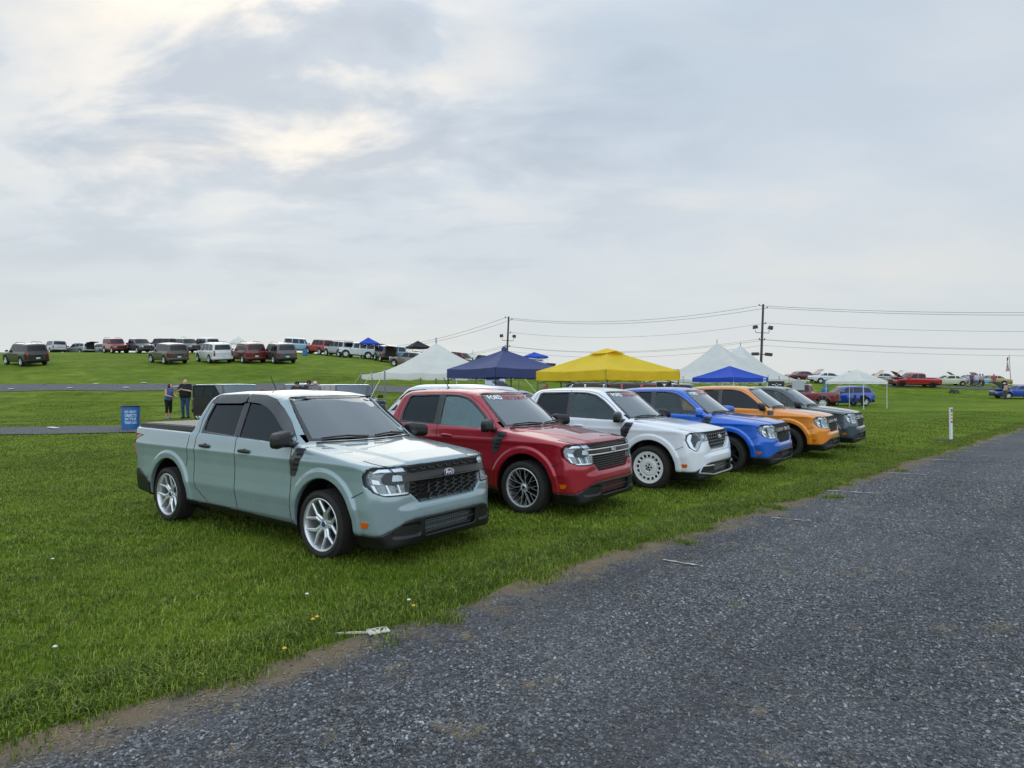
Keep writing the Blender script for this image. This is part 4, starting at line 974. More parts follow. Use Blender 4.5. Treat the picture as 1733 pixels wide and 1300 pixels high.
# ================================================================== CANOPIES, POLES, POSTS
def at(px, D): return (px - 866.5) / F * D, D
def fabric(name, col, rough=.7, tr=.25):
    if name in MATS: return MATS[name]
    m = bpy.data.materials.new(name); m.use_nodes = True; MATS[name] = m; t = NT(m.node_tree)
    pos = t.n('ShaderNodeTexCoord').outputs['Object']; n = t.noise(pos, 1.6, 5)
    c = t.mix(t.ramp(n, [(.35, 0.), (.65, 1.)]), tuple(v * .92 for v in lin(col)[:3]) + (1,), lin(col))
    bp = t.n('ShaderNodeBump', {'Height': t.noise(pos, 3.5, 4, .6, .6), 'Strength': .35, 'Distance': .08}).outputs[0]
    a = t.n('ShaderNodeBsdfPrincipled', {'Base Color': c, 'Roughness': rough, 'Normal': bp}).outputs[0]
    b = t.n('ShaderNodeBsdfTranslucent', {0: c}).outputs[0]
    t.n('ShaderNodeOutputMaterial', {0: t.n('ShaderNodeMixShader', {0: tr, 1: a, 2: b}).outputs[0]}); return m
WHM = mat('white_tube', 'cfd2d2', .4); GRM = mat('grey_tube', '7d8386', .35, .6); DKT = mat('dark_tube', '26282a', .5)
def canopy(label, px, D, size, rz, eave, peak, col, fab, legs=WHM, val=.28, peakcap=False, vent=False, patchm=None, depth=None, base=None, group='pop-up canopies', X=None):
    x, y = at(px, D) if X is None else X; z = ground(x, y) if base is None else base
    T = thing('pop_up_canopy', label, 'canopy', (x, y, z), rz, group); h = size / 2; hd = (depth or size) / 2; m = MB(); N = 10
    # roof: four slightly sagging faces
    cr = [(-h, -hd), (h, -hd), (h, hd), (-h, hd)]; r_ = random.Random(int(px))
    for k in range(4):
        a, b = Vector((*cr[k], eave)), Vector((*cr[(k + 1) % 4], eave)); p = Vector((0, 0, peak)); V = []; Fs = []
        for i in range(N + 1):
            v = i / N
            for j in range(N + 1):
                u = j / N; e = a.lerp(b, u); q = e.lerp(p, v); q.z -= .10 * math.sin(math.pi * v) * (math.sin(math.pi * u) * .7 + .15) * (1 if size < 5 else 1.5); q.z -= (1 - v) * .04 * math.sin(math.pi * u); V.append(q)
        for i in range(N):
            for j in range(N): A = i * (N + 1) + j; Fs.append((A, A + 1, A + N + 2, A + N + 1))
        m.add(V, Fs, True)
    m2 = MB(); V = []; Fs = []; M_ = 16
    for k in range(4):
        a, b = Vector(cr[k]), Vector(cr[(k + 1) % 4]); n = Vector((b - a).yx); n = Vector((n[0], -n[1])).normalized()
        for j in range(M_ + 1):
            u = j / M_; q = a.lerp(b, u) + n * .015; sg = .04 * math.sin(math.pi * u); w = .018 * math.sin(u * 23 + k * 2)
            V += [(q.x, q.y, eave - sg), (q.x + n.x * w, q.y + n.y * w, eave - sg - val * .5), (q.x + n.x * w * .3, q.y + n.y * w * .3, eave - val - .02 * math.sin(math.pi * u))]
            if j < M_: c0 = (k * (M_ + 1) + j) * 3; Fs += [(c0, c0 + 3, c0 + 4, c0 + 1), (c0 + 1, c0 + 4, c0 + 5, c0 + 2)]
    m2.add(V, Fs, True)
    m.obj('canopy_top', fab, T); m2.obj('valance', fab, T)
    for a, b in cr:
        q = MB(); q.box((a * .985, b * .985, eave / 2), (.035, .035, eave)); q.box((a * .985, b * .985, .01), (.09, .09, .02)); q.obj('leg', legs, T)
    q = MB()
    for k in range(4):
        a, b = Vector((*cr[k], 0)) * .985, Vector((*cr[(k + 1) % 4], 0)) * .985; c = (a + b) / 2
        for s, e in ((a, c), (c, b)): 
            q.tube([s + Vector((0, 0, eave - .06)), e + Vector((0, 0, eave - .42))], .010, 5); q.tube([s + Vector((0, 0, eave - .42)), e + Vector((0, 0, eave - .06))], .010, 5)
        q.tube([a + Vector((0, 0, eave - .05)), Vector((0, 0, peak - .06))], .012, 5)
    q.obj('frame', legs, T)
    if vent:
        q = MB(); e = h * .26; zz = peak - (peak - eave) * .26
        q.add([(-e, -e, zz + .03), (0, -e * 1.02, peak - .06), (e, -e, zz + .03), (0, 0, peak + .03), (-e, e, zz + .03), (0, e * 1.02, peak - .06), (e, e, zz + .03)], [(0, 1, 3), (1, 2, 3), (4, 3, 5), (5, 3, 6), (0, 3, 4), (2, 6, 3)]); q.obj('vent_cap', fab, T)
    if peakcap: MB().lathe([(.10, 0), (.10, .08), (.05, .16), (0, .17)], 16, 'Z', (0, 0, peak - .05)).obj('peak_cap', fab, T)
    if patchm:
        q = MB(); q.box((h - .30, -hd - .022, eave - val * .55), (.22, .008, .20)); q.obj('label_patch', patchm, T)
        q = MB()
        for cx in (-.05, .03): q.prism([(cx + h - .30 - .03, eave - val * .55 - .05), (cx + h - .30 + .02, eave - val * .55 - .05), (cx + h - .30 + .05, eave - val * .55 + .05), (cx + h - .30, eave - val * .55 + .05)], -hd - .032, -hd - .027)
        q.obj('patch_mark', DKT, T)
    return T
def pole_tent(label, px, D, sx, sy, rz, eave, peaks, col, fab, ropes=True):
    x, y = at(px, D); z = ground(x, y); T = thing('pole_tent', label, 'tent', (x, y, z), rz, 'tall peaked pole tents'); hx, hy = sx / 2, sy / 2
    nu, nv = 64, 64; V = []; Q = []; s_ = []
    def H(a, b):
        ex = max(0, 1 - abs(a) / hx); ey = max(0, 1 - abs(b) / hy); zz = 0
        for cx, cy, pz in peaks:
            # distance normalised to the rim along the ray from this mast
            dx, dy = a - cx, b - cy; kx = (hx - cx if dx > 0 else hx + cx); ky = (hy - cy if dy > 0 else hy + cy)
            q = math.hypot(dx / kx, dy / ky) if False else max(abs(dx) / kx, abs(dy) / ky) * .72 + math.hypot(dx / kx, dy / ky) * .28
            zz = max(zz, (pz - eave) * max(0, 1 - min(q, 1)) ** 1.55)
        if len(peaks) > 1: zz = max(zz, (peaks[0][2] - eave) * .55 * min(1, ey) ** 1.2 * (1 - abs(a) / hx) ** 1.5 * (1 if abs(b) < 3.05 else 0))
        return eave + zz - .05 * (1 - min(ex, ey) * 6 if min(ex, ey) < 1 / 6 else 0) * abs(math.sin(a * 2.1) * math.cos(b * 2.1))
    for i in range(nu + 1):
        for j in range(nv + 1): a = -hx + sx * i / nu; b = -hy + sy * j / nv; V.append((a, b, H(a, b)))
    for i in range(nu):
        for j in range(nv): c0 = i * (nv + 1) + j; Q.append((c0, c0 + nv + 1, c0 + nv + 2, c0 + 1))
    m = MB(); m.add(V, Q, True); m.obj('tent_roof', fab, T)
    q = MB(); per = []; 
    for k in range(81):
        u = k / 80 * 4; sg = int(u) % 4; f_ = u - int(u); c_ = [(-hx, -hy), (hx, -hy), (hx, hy), (-hx, hy)]; a, b = c_[sg], c_[(sg + 1) % 4]
        px_, py_ = a[0] + (b[0] - a[0]) * f_, a[1] + (b[1] - a[1]) * f_; w = .04 * math.sin(k * 1.9); per.append((px_, py_, w))
    V = []
    for a, b, w in per: zt = H(a * .999, b * .999); V += [(a * 1.003, b * 1.003, zt), (a * (1.004 + w * .02), b * (1.004 + w * .02), zt - .22 + w * .5)]
    q.add(V, [(2 * i, 2 * i + 2, 2 * i + 3, 2 * i + 1) for i in range(80)], True); q.obj('valance', fab, T)
    st = []; n = max(1, round(sx / 3)); n2 = max(1, round(sy / 3))
    for i in range(n + 1): st += [(-hx + sx * i / n, -hy), (-hx + sx * i / n, hy)]
    for i in range(1, n2): st += [(-hx, -hy + sy * i / n2), (hx, -hy + sy * i / n2)]
    for a, b in st:
        MB().tube([(a, b, 0), (a, b, eave + .22)], .03, 8).obj('side_pole', GRM, T)
        if ropes:
            l = math.hypot(a, b); k = 1.5 / l; ax = a + (math.copysign(1.3, a) if abs(abs(a) - hx) < .01 else 0); bx_ = b + (math.copysign(1.3, b) if abs(abs(b) - hy) < .01 else 0)
            MB().tube([(a, b, eave + .1), (ax, bx_, 0)], .014, 5).obj('guy_rope', mat('rope_webbing', 'c9cbb0', .8), T)
    for cx, cy, pz in peaks: MB().tube([(cx, cy, 0), (cx, cy, pz + .25)], [.045, .03], 8).obj('mast', GRM, T)
    return T
def make_canopies():
    W_ = fabric('white_vinyl', 'f8f6f3', .5, .5); WG = fabric('grey_white_vinyl', 'e9e8e6', .55, .42); NV = fabric('navy_canvas', '35406e', .75, .05); YL = fabric('yellow_canvas', 'f0cf2c', .75, .35); BL = fabric('blue_canvas', '1f4fc4', .7, .3)
    BK = fabric('black_canvas', '17181b', .8, .05)
    pole_tent('white single-peaked pole tent left of the navy canopy', 738, 31, 6.1, 6.1, R(22), 2.12, [(0, 0, 3.62)], None, W_)
    pole_tent('large greyish white pole tent with two peaks behind the small blue canopy', 1234, 52.5, 9.2, 12.2, R(-36), 2.25, [(0, -3.0, 5.1), (0, 3.1, 5.2)], None, WG)
    canopy('navy blue canopy between the white peaked tent and the yellow canopy', 853, 24, 3.05, R(38), 2.28, 3.0, None, NV, DKT, .34, peakcap=True)
    canopy('large yellow canopy with a raised vent behind the white pickup', 1027, 20.6, 3.2, R(36), 2.20, 2.90, None, YL, GRM, .30, vent=True)
    canopy('small royal blue canopy in front of the two-peaked tent', 1235, 35, 2.75, R(32), 2.22, 2.85, None, BL, WHM, .24, patchm=mat('patch_white', 'd8dcdf', .6))
    canopy('small white canopy standing alone right of the large tent', 1449, 49, 3.0, R(30), 2.15, 3.05, None, W_, WHM, .26)
    canopy('royal blue canopy far off among the vehicles on the left ridge', 623, 77, 2.2, R(20), 1.9, 2.6, None, BL, WHM, .2, group='far canopies on the ridge')
    canopy('black canopy far off just left of the white peaked tent', 707, 82, 2.4, R(30), 2.0, 2.8, None, BK, DKT, .2, group='far canopies on the ridge')
    canopy('bright blue canopy far off above the navy canopy', 904, 84, 3.05, R(10), 2.0, 2.6, None, BL, WHM, .2, group='far canopies on the ridge')
    canopy('far grey white peaked canopy seen behind the dark red sport utility', 404, 98, 2.4, R(15), 1.9, 2.9, None, W_, WHM, .2, group='far canopies on the ridge')
    canopy('far white canopy behind the dark brown sport utility at left', 311, 99, 2.4, R(25), 2.1, 3.1, None, W_, WHM, .2, group='far canopies on the ridge')
    pole_tent('far white peaked tent right of the nearer white one', 800, 104, 3.0, 3.0, R(30), 1.6, [(0, 0, 2.9)], None, W_, False)
def catenary(a, b, sag, n=24):
    a, b = Vector(a), Vector(b); return [a.lerp(b, i / n) - Vector((0, 0, sag * 4 * (i / n) * (1 - i / n))) for i in range(n + 1)]
def utility_pole(label, px, D, ytop, lean, lights=True, r=.13):
    x, y = at(px, D); z = ground(x, y); H = CH + (Y0 - ytop) / F * D - z
    T = thing('utility_pole', label, 'utility pole', (x, y, z), 0, 'wooden utility poles', rot=(0, lean, 0)); wd = mat('pole_wood', '4a443d', .85, bump=.3, bs=8); dk = mat('fixture_grey', '3a3d42', .5, .4)
    MB().tube([(0, 0, -1), (0, 0, H)], [r * 1.25, r * .85], 12).obj('pole', wd, T)
    for s, hz, dx in ((-1, H - .2, .45), (1, H - .45, .45), (1, H - 2.2, .35), (-1, H - 4.0, .3), (1, H - 4.0, .3)):
        MB().tube([(s * r, 0, hz), (s * dx, 0, hz + .05)], .03, 6).lathe([(0, 0), (.06, .02), (.05, .08), (.07, .12), (.04, .2), (0, .22)], 10, 'Z', (s * dx, 0, hz)).obj('insulator', dk, T)
    if lights:
        for s in (-1, 1):
            q = MB(); q.tube([(0, 0, H - 3.2), (s * .75, 0, H - 3.2), (s * .75, 0, H - 2.85)], .035, 6); q.obj('lamp_arm', dk, T)
            q = MB(); q.box((s * .85, -.1, H - 2.6), (.5, .35, .38), tap=.75, M=Matrix.Rotation(.25 * s, 4, 'Y')); q.box((s * .85, -.3, H - 2.6), (.46, .04, .34)); q.obj('floodlight', dk, T)
    if lights == 2:
        for s in (-1, 1): q = MB(); q.box((s * .75, -.15, H - 5.6), (.75, .35, .34), M=Matrix.Rotation(.06 * s, 4, 'Y')); q.box((s * .3, 0, H - 5.6), (.5, .08, .08)); q.obj('speaker_box', dk, T)
    return Vector((x, y, z)), H, lean
def make_poles():
    A = utility_pole('tall utility pole with floodlights and speaker boxes behind the two-peaked tent', 1286, 72, 514, R(2.2), 2)
    B = utility_pole('utility pole with two floodlights behind the navy canopy', 857, 86, 535, R(2.5), 1)
    C_ = utility_pole('small far utility pole on the left ridge skyline', 565, 150, 580, R(0), 0)
    def pt(P, dz, dx): o, H, l = P; return Vector((o.x + dx + math.sin(l) * (H - dz), o.y, o.z + (H - dz) * math.cos(l)))
    E_ = Vector((72, 62, 0)); wm = mat('power_cable', '3c4044', .6)
    def E(dz, dx): return Vector((E_.x + dx, E_.y, 9.6 - dz))
    ws = [(.15, -.45), (.4, .45), (2.1, .35), (3.9, -.3), (4.0, .3), (4.6, .1)]
    nm = ['topmost', 'second', 'third', 'fourth', 'fifth', 'lowest']
    for i, (dz, dx) in enumerate(ws):
        r = .018 if i < 2 else .013
        tag(MB().tube(catenary(pt(B, dz, dx), pt(A, dz, dx), 1.1), r, 5).obj('power_line', wm), nm[i] + ' cable strung between the two utility poles', 'power line', 'overhead cables')
        tag(MB().tube(catenary(pt(A, dz, dx), E(dz, dx), .7), r, 5).obj('power_line', wm), nm[i] + ' cable running right from the tall utility pole', 'power line', 'overhead cables')
        if i != 2: tag(MB().tube(catenary(pt(B, dz, dx), pt(C_, dz * .5, dx), 2.2), r * 1.2, 5).obj('power_line', wm), nm[i] + ' cable running left from the pole behind the navy canopy', 'power line', 'overhead cables')
    # guy wires of the left pole
    o, H, l = B
    tag(MB().tube([pt(B, 4.3, 0), (o.x - 4.2, o.y, ground(o.x - 4.2, o.y))], .018, 5).obj('guy_wire', wm), 'slanting guy wire left of the pole behind the navy canopy', 'guy wire')
def barrel(label, px, D, words=None, r=.29, h=.84, z=None, group='blue rubbish barrels'):
    x, y = at(px, D); T = thing('trash_barrel', label, 'rubbish barrel', (x, y, ground(x, y)), 0, group); bm_ = mat('blue_barrel', '1f5f9c', .45, coat=.2, var=.12, vs=4)
    pf = [(0, .0), (r * .93, 0), (r * .95, .02)] + [(r * (.95 + .04 * (k / 10)) + (.006 if k in (3, 7) else 0), h * k / 10) for k in range(1, 11)] + [(r * .96, h - .01), (r * .93, h - .06), (r * .9, .06), (0, .06)]
    MB().lathe(pf, 40, 'Z').obj('barrel_body', bm_, T)
    MB().lathe([(r * 1.0, h - .045), (r * 1.045, h - .04), (r * 1.045, h), (r * .97, h + .005), (r * .93, h - .1)], 40, 'Z').obj('liner_rim', mat('bin_liner', '0c0d0f', .35), T)
    if words:
        wm = mat('stencil_white', 'b9d3e4', .7); zz = h * .70
        for k, w in enumerate(words):
            V, Fs = text_pts(w, .125, bold=.004); mx = max(v[0] for v in V); P = []
            for v in V:
                a = (v[0] - mx / 2) * (.42 / max(mx, .42)) / r * .92; a0 = math.atan2(-y, -x) ; an = a0 + a; z_ = zz - k * .125 + v[1]; rr = r * (.95 + .04 * z_ / h) + .009
                P.append((rr * math.cos(an), rr * math.sin(an), z_))
            link('stencilled_word', npmesh_ng('stencilled_word', P, Fs), wm, T)
    return T
def make_small():
    barrel('near blue rubbish barrel with white stencilled words beside the gravel lane', 221, 22.6, ['NO HEAVY', 'OBJECTS', 'IN THE', 'TRASH CAN'])
    barrel('plain blue rubbish barrel above the roof of the nearest pickup', 511, 40.5)
    barrel('far blue rubbish barrel beside the grey sport utility on the ridge', 516, 74)
    barrel('blue rubbish barrel beside the white sedan at right', 1398, 78)
    # marker post
    x, y = px_ground(1609, 746); T = thing('marker_post', 'white marker post with small coloured stickers at the gravel edge', 'marker post', (x, y, 0), R(20))
    MB().box((0, 0, .51), (.095, .05, 1.02)).obj('post', mat('white_vinyl_post', 'd7d9d6', .4), T); MB().box((0, 0, 1.025), (.105, .06, .012)).obj('post_cap', WHM, T)
    for z_, c, s in ((.96, '2e3a7c', .05), (.90, '6b6f74', .045), (.80, 'c89a1c', .08), (.69, 'd8842a', .06), (.58, '27407c', .05)): MB().box((0, -.028, z_), (.07, .006, s)).obj('sticker', mat('sticker_' + c, c, .5), T)
    x2, y2 = px_ground(1612, 745); r = random.Random(4); mb = MB()
    V = []; n = 28
    for k in range(n): a = 2 * math.pi * k / n; q = 1 + .25 * math.sin(a * 3) + .12 * r.random(); V.append((x + .55 * q * math.cos(a), y + .45 * q * math.sin(a), .012))
    tag(mb.add([(x, y, .03)] + V, [(0, k + 1, (k + 1) % n + 1) for k in range(n)]).obj('bare_earth', mat('dark_earth', '33302b', .95, var=.2, vs=9, bump=.5, bs=30)), kind='structure')
    # flat board with a stake lying on the verge
    x, y = px_ground(640, 1072); T = thing('fallen_stake_sign', 'small off-white board on a thin stake lying on the gravel edge', 'sign', (x, y, .018), R(28)); bd = mat('board_white', 'c3bfb0', .8, var=.12, vs=20)
    MB().box((0, 0, 0), (.145, .10, .008)).obj('board', bd, T); MB().box((-.17, .045, 0), (.22, .014, .012), rz=R(-22)).obj('stake', bd, T)
    q = MB()
    for a, b in ((-.03, .01), (.02, -.015), (.0, .02), (.035, .012)): q.box((a, b, .006), (.022, .008, .004), rz=a * 20)
    q.obj('board_mark', BLKV, T)
    # dandelions
    gs = mat('stem_green', '4f6b24', .7); yl = mat('petal_yellow', 'e0b41c', .6); wt = mat('petal_white', 'e2e4dc', .7)
    for i, (a, b, c, lab) in enumerate([(537, 1049, 0, 'right of the twin pair of yellow blooms'), (530, 1053, 0, 'left of the twin pair of yellow blooms'), (482, 1103, 0, 'yellow bloom nearest the camera at the gravel edge'), (692, 1020, 1, 'white bloom at the grass edge, highest of three'), (700, 1030, 0, 'yellow bloom beside the white ones at the edge'), (90, 950, 1, 'lone white clover head in the grass at far left'), (94, 1100, 1, 'white clover head low at far left'), (520, 1010, 1, 'white clover head above the yellow blooms')]):
        x, y = px_ground(a, b, .06); T = thing('wild_flower', 'small flower, ' + lab, 'flower', (x, y, 0), 0, 'wild flowers in the grass')
        MB().tube([(0, 0, 0), (.004, 0, .075)], .002, 5).obj('stem', gs, T)
        q = MB()
        for k in range(14): an = 2 * math.pi * k / 14; q.add([(.002, 0, .078), (.013 * math.cos(an - .2), .013 * math.sin(an - .2), .084), (.016 * math.cos(an), .016 * math.sin(an), .080), (.013 * math.cos(an + .2), .013 * math.sin(an + .2), .084)], [(0, 1, 2, 3)])
        q.lathe([(.008, .08), (.006, .088), (0, .09)], 10, 'Z').obj('bloom', wt if c else yl, T)
    # banners under the tents
    def banner(lab, px, D, ztop, w, h, col, rz, words=None, wc='d8dce0', mark=None):
        x, y = at(px, D); g = ground(x, y); T = thing('banner', lab, 'banner', (x, y, g), rz); MB().box((0, 0, ztop - h / 2), (w, .03, h)).obj('banner_sheet', mat('banner_' + col, col, .6), T)
        for s in (-1, 1): MB().tube([(s * w / 2, .02, 0), (s * w / 2, .02, ztop)], .015, 6).obj('pole', GRM, T)
        zz = ztop
        for tx, sz in (words or []):
            V, Fs = text_pts(tx, sz); mx = max(v[0] for v in V); zz -= sz * 1.15
            link('lettering', npmesh_ng('lettering', [(v[0] - mx / 2, -.02, zz + v[1]) for v in V], Fs), mat('letter_' + wc, wc, .6), T)
        if mark: mark(T, ztop - h * .4)
    banner('white and blue notice banner hanging under the navy canopy', 838, 27, 1.98, .85, .40, 'd3d9de', R(5), [('SHOW', .13), ('REGISTER', .10)] if False else None, mark=lambda T, z: [MB().box((-.1, -.02, z + .1), (.55, .01, .09)).obj('printed_stripe', mat('print_blue', '2a4a9a', .6), T), MB().box((.15, -.02, z - .06), (.45, .01, .05)).obj('printed_stripe', mat('print_blue', '2a4a9a', .6), T)])
    wmk = mat('mark_white', 'd8dce0', .6)
    banner('black banner with a white triangular mark behind the blue pickup', 1124, 26, 1.90, .62, .42, '0e0f11', R(10), mark=lambda T, z: [MB().prism([(-.12, z + .10), (.12, z + .10), (.0, z - .05)], -.03, -.02).obj('emblem', wmk, T), MB().box((0, -.025, z - .13), (.36, .008, .035)).obj('printed_line', wmk, T)])
    banner('black banner with a pale winged emblem under the two-peaked tent', 1314, 44, 2.1, 1.25, .75, '26282b', R(15), mark=lambda T, z: MB().lathe([(.10, -.03), (.13, -.03), (.13, -.02), (.10, -.02)], 20, 'Y', (0, 0, z), closed=True).prism([(.14, z - .03), (.42, z + .08), (.30, z - .05)], -.03, -.02).prism([(-.14, z - .03), (-.42, z + .08), (-.30, z - .05)], -.03, -.02).obj('emblem', wmk, T))
    banner('plain pale grey screen right of the winged black banner', 1351, 44, 2.1, .98, .68, 'a3a9ad', R(15))
    # folding chair(s)
    for i, (px, D, lab) in enumerate([(1455, 51, 'black folding camp chair on the grass under the white canopy'), (1440, 52.5, 'black folding camp chair beside the blue car, left of the other')]):
        x, y = at(px, D); T = thing('camp_chair', lab, 'folding chair', (x, y, ground(x, y)), R(200 + 30 * i), 'camp chairs under the small white canopy'); bk = mat('chair_fabric', '121315', .8)
        MB().add([(-.27, -.25, .44), (.27, -.25, .44), (.24, .2, .40), (-.24, .2, .40), (-.27, -.25, .455), (.27, -.25, .455), (.24, .2, .415), (-.24, .2, .415)], [(0, 1, 2, 3), (7, 6, 5, 4), (0, 4, 5, 1), (1, 5, 6, 2), (2, 6, 7, 3), (3, 7, 4, 0)]).obj('seat', bk, T)
        MB().add([(-.28, .2, .42), (.28, .2, .42), (.31, .32, .93), (0, .34, .97), (-.31, .32, .93), (-.28, .22, .42), (.28, .22, .42), (.31, .34, .93), (0, .36, .97), (-.31, .34, .93)], [(0, 1, 2, 3, 4), (9, 8, 7, 6, 5), (0, 5, 6, 1), (1, 6, 7, 2), (2, 7, 8, 3), (3, 8, 9, 4), (4, 9, 5, 0)]).obj('backrest', bk, T)
        for s in (-1, 1):
            MB().tube([(s * .28, -.28, 0), (s * .28, .22, .62)], .012, 6).obj('leg', DKT, T); MB().tube([(s * .28, .28, 0), (s * .28, -.28, .6)], .012, 6).obj('leg', DKT, T)
            MB().tube([(s * .3, .30, .92), (s * .3, .28, .0)], .012, 6).obj('leg', DKT, T); MB().box((s * .31, -.02, .61), (.07, .5, .02)).obj('armrest', bk, T)
    # flag
    x, y = at(1711, 92); g = ground(x, y); T = thing('flag_pole', 'tall thin flag pole with a hanging striped flag at far right', 'flag', (x, y, g), 0)
    MB().tube([(0, 0, 0), (-.25, 0, 4.4)], [.05, .03], 8).obj('pole', GRM, T)
    fl = MB(); V = []; 
    for i in range(9):
        for j in range(5): V.append((-.35 - .22 * math.sin(j * 1.3 + i * .2) * (.3 + i / 9) - .06 * j, .08 * math.sin(j * 2.1), 4.1 - i * .24 - j * .04))
    fl.add(V, [(i * 5 + j, i * 5 + j + 1, i * 5 + j + 6, i * 5 + j + 5) for i in range(8) for j in range(4)], True)
    m = bpy.data.materials.new('flag_cloth'); m.use_nodes = True; t = NT(m.node_tree); p = t.n('ShaderNodeSeparateXYZ', {0: t.n('ShaderNodeTexCoord').outputs['Object']})
    s_ = t.math('GREATER_THAN', t.math('SINE', t.math('MULTIPLY', p.outputs[0], 60.)), 0.); c = t.mix(s_, lin('a52b36'), lin('c9c6c6')); c = t.mix(t.math('GREATER_THAN', p.outputs[2], 3.55), c, lin('252c55'))
    t.n('ShaderNodeOutputMaterial', {0: t.n('ShaderNodeBsdfPrincipled', {'Base Color': c, 'Roughness': .8}).outputs[0]}); fl.obj('flag', m, T)
    for i, (px, D) in enumerate([(1105, 80), (1064, 86)]):
        pass
# ================================================================== OTHER VEHICLES
# each kind: lower-body outline, cabin outline, windows, axles, widths
KIND = {
 'suv': dict(side=[(2.45, .30), (2.58, .45), (2.60, .80), (2.50, .98), (1.5, 1.12), (1.2, 1.14), (-2.45, 1.18), (-2.58, 1.10), (-2.62, .62), (-2.60, .42), (-2.3, .34), (1.9, .26)],
   cab=[(-2.60, .9), (-2.56, 1.30), (-2.42, 1.78), (-2.30, 1.87), (-1.5, 1.92), (.1, 1.91), (.42, 1.84), (1.30, 1.12), (1.35, .9)], W=.985, ax=(1.55, -1.50), R=.40, top=.80,
   win=[[(-2.36, 1.24), (-2.20, 1.74), (-1.42, 1.79), (-1.42, 1.22)], [(-1.32, 1.22), (-1.32, 1.79), (-.46, 1.79), (-.42, 1.21)], [(-.34, 1.21), (-.36, 1.79), (.22, 1.77), (.45, 1.68), (1.02, 1.20)]],
   ws=(.82, 1.17, .70, 1.78), rw=(.74, 1.28, .64, 1.74), tl=(.86, .72, .78, 1.22), hl=(.55, .72, .90, .90)),
 'wagon': dict(side=[(2.15, .26), (2.28, .40), (2.28, .72), (2.18, .86), (1.3, 1.0), (1.0, 1.02), (-2.1, 1.05), (-2.26, .96), (-2.28, .5), (-2.1, .3), (1.7, .22)],
   cab=[(-2.24, .8), (-2.16, 1.15), (-1.95, 1.52), (-1.8, 1.60), (-1.0, 1.66), (.1, 1.64), (.40, 1.56), (1.15, 1.0), (1.2, .8)], W=.91, ax=(1.33, -1.33), R=.34, top=.76,
   win=[[(-1.90, 1.12), (-1.74, 1.48), (-1.2, 1.53), (-1.2, 1.10)], [(-1.12, 1.10), (-1.12, 1.53), (-.36, 1.54), (-.33, 1.08)], [(-.26, 1.08), (-.28, 1.54), (.24, 1.50), (.85, 1.06)]],
   ws=(.76, 1.04, .62, 1.53), rw=(.68, 1.12, .56, 1.48), tl=(.80, .72, .66, 1.0), hl=(.50, .62, .84, .78)),
 'pickup': dict(side=[(2.65, .36), (2.80, .5), (2.82, .88), (2.70, 1.05), (1.75, 1.16), (1.5, 1.18), (-.8, 1.20), (-2.82, 1.22), (-2.86, 1.1), (-2.86, .6), (-2.6, .45), (1.9, .34)],
   cab=[(-.98, .9), (-.95, 1.3), (-.86, 1.80), (-.70, 1.86), (.5, 1.87), (.80, 1.80), (1.58, 1.18), (1.62, .9)], W=.99, ax=(1.85, -1.75), R=.41, top=.80,
   win=[[(-.80, 1.26), (-.74, 1.74), (-.02, 1.76), (.0, 1.24)], [(.10, 1.24), (.08, 1.76), (.62, 1.73), (1.30, 1.22)]],
   ws=(.82, 1.22, .70, 1.74), rw=(.70, 1.30, .62, 1.70), tl=(.86, .80, .80, 1.16), hl=(.55, .78, .92, .98), bed=True),
 'box': dict(side=[(2.0, .40), (2.18, .5), (2.2, .90), (2.12, 1.10), (1.2, 1.16), (.9, 1.17), (-1.95, 1.18), (-2.1, 1.1), (-2.1, .5), (-1.9, .42), (1.5, .38)],
   cab=[(-2.08, .9), (-2.06, 1.3), (-2.02, 1.80), (-1.92, 1.86), (-.5, 1.88), (.35, 1.86), (.50, 1.82), (.92, 1.16), (.96, .9)], W=.93, ax=(1.35, -1.25), R=.41, top=.80,
   win=[[(-1.88, 1.24), (-1.86, 1.74), (-1.05, 1.76), (-1.05, 1.22)], [(-.95, 1.22), (-.95, 1.76), (-.2, 1.77), (-.2, 1.21)], [(-.12, 1.21), (-.12, 1.77), (.36, 1.75), (.66, 1.20)]],
   ws=(.78, 1.20, .72, 1.76), rw=(.70, 1.26, .66, 1.74), tl=(.86, .70, .80, 1.05), hl=(.55, .74, .90, .92)),
 'sedan': dict(side=[(2.45, .26), (2.58, .38), (2.58, .66), (2.48, .78), (1.3, .93), (1.0, .95), (-1.5, .98), (-2.35, .94), (-2.55, .84), (-2.58, .42), (-2.3, .28), (1.7, .22)],
   cab=[(-2.05, .8), (-1.85, .98), (-1.25, 1.32), (-1.0, 1.40), (-.3, 1.44), (.1, 1.42), (.35, 1.36), (1.15, .93), (1.2, .8)], W=.93, ax=(1.45, -1.38), R=.33, top=.74,
   win=[[(-1.52, 1.04), (-1.15, 1.29), (-.60, 1.34), (-.58, 1.02)], [(-.50, 1.02), (-.50, 1.34), (.06, 1.33), (.30, 1.26), (.78, .99)]],
   ws=(.74, .97, .60, 1.34), rw=(.66, 1.02, .56, 1.28), tl=(.82, .62, .50, .80), hl=(.50, .55, .84, .70)),
}
